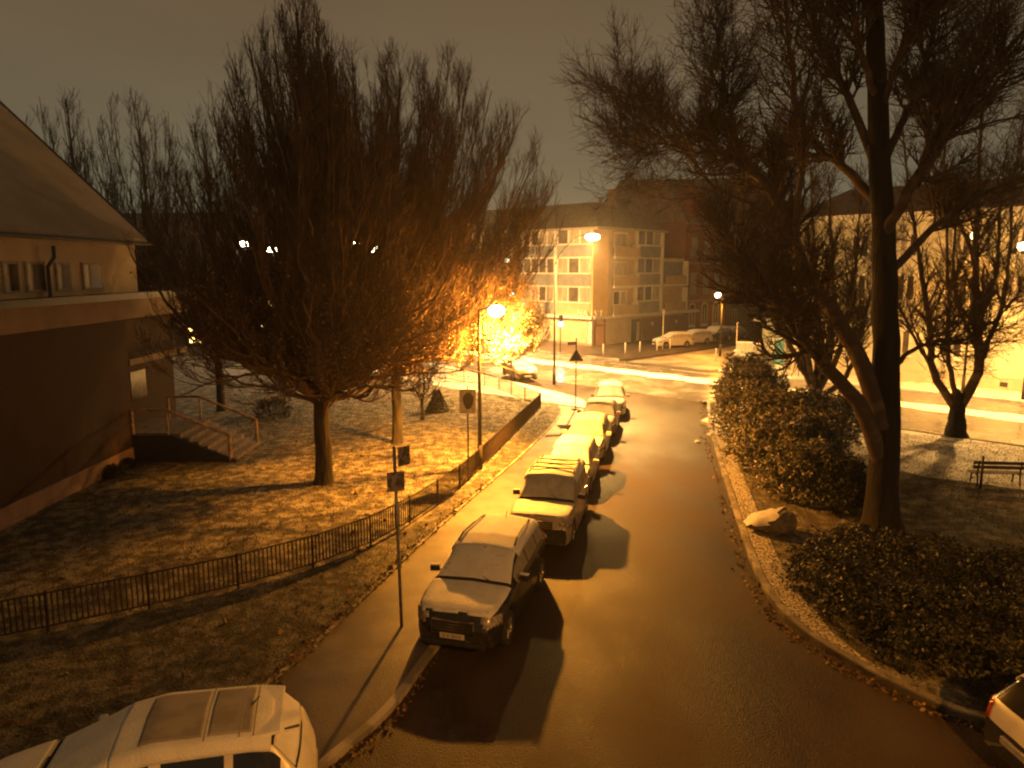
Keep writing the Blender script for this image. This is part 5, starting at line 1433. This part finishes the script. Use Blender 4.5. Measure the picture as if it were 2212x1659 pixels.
JEEP = dict(top=[(0, .62), (.04, .86), (.12, 1.00), (.3, 1.04), (1.25, 1.10), (1.32, 1.14), (1.92, 1.68), (2.2, 1.74), (3.9, 1.74), (4.05, 1.70), (4.25, 1.15), (4.3, 1.0), (4.34, .70)],
            belt=[(0, .7), (.3, .95), (1.2, 1.06), (3.2, 1.1), (4.34, 1.12)], marks=(1.28, 1.95, 4.0, 4.25), pillars=(2.50, 3.35), doors=(1.5, 2.5, 3.4), wheel=.38, tumble=.82,
            lamp=(.72, .90), grille_z=(.68, .92), plate_z=(.52), tail=(.75, 1.1), plan=[(0, .86), (.10, .92), (.35, .97), (.9, 1.0), (2.4, 1.0), (3.8, .98), (4.2, .93), (4.34, .88)])
HATCH = dict(top=[(0, .50), (.06, .62), (.16, .76), (.35, .84), (1.05, .98), (1.12, 1.01), (1.95, 1.42), (2.4, 1.50), (3.5, 1.46), (3.75, 1.40), (4.08, 1.0), (4.16, .92), (4.2, .62)],
             belt=[(0, .55), (.3, .75), (1.1, .88), (3.0, .96), (4.2, 1.0)], marks=(1.06, 1.98, 3.68, 4.06), pillars=(2.45, 3.25), doors=(1.35, 2.45, 3.3), wheel=.31, tumble=.74,
             lamp=(.56, .72), grille_z=(.46, .62), plate_z=(.38), tail=(.70, .95))
SEDAN = dict(top=[(0, .50), (.06, .62), (.16, .74), (.35, .82), (1.20, .94), (1.28, .97), (2.10, 1.36), (2.5, 1.42), (3.2, 1.38), (3.35, 1.34), (3.98, 1.04), (4.40, 1.0), (4.5, .62)],
             belt=[(0, .55), (.3, .73), (1.1, .86), (3.0, .92), (4.5, .96)], marks=(1.22, 2.12, 3.3, 3.98), pillars=(2.55,), doors=(1.45, 2.55, 3.35), wheel=.315, tumble=.73,
             lamp=(.54, .70), grille_z=(.46, .60), plate_z=(.38), tail=(.70, .95))
GRP = 'snow-covered cars parked in a row along the left kerb'
def place(c_, front, head_deg, L, z=0.0):
    """front centre on the ground and heading measured like a compass from -Y"""
    a = math.radians(head_deg)
    d = np.array([-math.sin(a), -math.cos(a)])
    ctr = np.array(front[:2]) - d * L / 2
    c_.location = (float(ctr[0]), float(ctr[1]), z)
    c_.rotation_euler = (0, 0, math.atan2(d[1], d[0]))
car1 = make_car('foremost dark estate car facing the camera, thin spotted snow on its bonnet', SUV2, 4.75, 1.95, 'car_black', 'car_glass_frost', 'snow', rails=True, hood_snow='snow_spotted', screen='snow_spotted', group=GRP)
place(car1, (-1.20, 13.95), 15.5, 4.75, 0.02)
car2 = make_car('boxy pale off-roader with roof rack, second car of the row', JEEP, 4.34, 1.84, 'car_tan', 'car_glass_frost', 'snow', rails=True, crossbars=True, hood_snow='snow', group=GRP)
place(car2, (0.70, 19.6), 13.5, 4.34, 0.02)
car3 = make_car('rounded snow-white car, third of the row, directly behind the off-roader', HATCH, 4.2, 1.74, 'car_silver', 'car_glass_frost', 'snow', hood_snow='snow', screen='snow', group=GRP)
place(car3, (1.75, 24.4), 13, 4.2, 0.02)
car4 = make_car('pale car with brushed windscreen, fourth of the row', HATCH, 4.2, 1.74, 'car_silver', 'car_glass_frost', 'snow', hood_snow='snow', group=GRP, detail=False)
place(car4, (2.80, 29.0), 13, 4.2, 0.02)
car5 = make_car('brownish low car nearly hidden between its neighbours, fifth of the row', SEDAN, 4.5, 1.76, 'car_brown', 'car_glass_frost', 'snow_thin', hood_snow='snow_thin', group=GRP, detail=False)
place(car5, (3.85, 33.4), 12, 4.5, 0.02)
car6 = make_car('farthest car of the row, nearest to the junction and the triangular sign', HATCH, 4.2, 1.76, 'car_white', 'car_glass_frost', 'snow_thin', hood_snow='snow_thin', screen='snow_thin', group=GRP, detail=False)
place(car6, (5.15, 38.3), 8, 4.2, 0.0)
NEAR = dict(HATCH); NEAR['tail'] = (.42, .60)
nearc = make_car('white hatchback at the lower left corner with snowy sunroof and rear spoiler', NEAR, 4.3 * .98, 1.80, 'car_white', 'car_glass', 'snow', sunroof=True, spoiler=True, hood_snow='snow', screen='snow', snow_t=.02, mirror_snow=False)
nearc.scale = (1.12, 1.08, 1.10); nearc.location = (-5.15, 9.28, 0.04); nearc.rotation_euler = (0, 0, math.radians(180 + 14))
cornc = make_car('white car cut off by the lower right edge, tail light and rear window in view', HATCH, 4.2, 1.78, 'car_white', 'car_glass', 'snow', hood_snow='snow', screen=None, rear_snow=False, snow_t=.04, mirror_snow=False)
cornc.location = (9.72, 10.40, 0.02); cornc.rotation_euler = (0, 0, math.radians(3))
# cars of the far side street
G2 = 'snow-covered cars parked beyond the main road'
src = {'h': car3, 's': car5, 'j': car1}
for (px, py, Y, kind_, ang, lab) in [(1452, 752, 74.0, 'h', 200, 'first snowy car at the flats, behind the white bollards'), (1497, 747, 77.0, 'h', 205, 'second snowy car along the brick house'),
                                     (1543, 740, 79.5, 'j', 225, 'larger dark-fronted snowy car below the short street lamp'), (1580, 736, 82.5, 's', 222, 'low snowy car last in the line past the flats'),
                                     (1636, 755, 62.5, 'h', 150, 'snowy car between the grey cabinet and the kiosk'), (1122, 812, 53.0, 's', 105 + 180, 'dark car with thick bright snow parked by the main road under the glowing twigs')]:
    o = copy_tree(src[kind_])
    q = At(px, py, Y)
    o.location = (q[0], q[1], 0.1 if px < 1600 else .12)
    o.rotation_euler = (0, 0, math.radians(ang))
    o['label'] = lab; o['group'] = G2

# ------------------------------------------------------------------ damp night air
hz = MB().box(-212, 212, -62, 322, -1.1, 22.5)
hm = bpy.data.materials.new('damp_night_air'); hm.use_nodes = True
hm.node_tree.nodes.clear()
ho = hm.node_tree.nodes.new('ShaderNodeOutputMaterial'); hv = hm.node_tree.nodes.new('ShaderNodeVolumePrincipled')
hv.inputs['Color'].default_value = (0.9, 0.9, 0.9, 1); hv.inputs['Density'].default_value = 0.0011; hv.inputs['Anisotropy'].default_value = 0.75
hm.node_tree.links.new(hv.outputs[0], ho.inputs['Volume'])
tag(hz.build('haze', hm), kind='stuff')
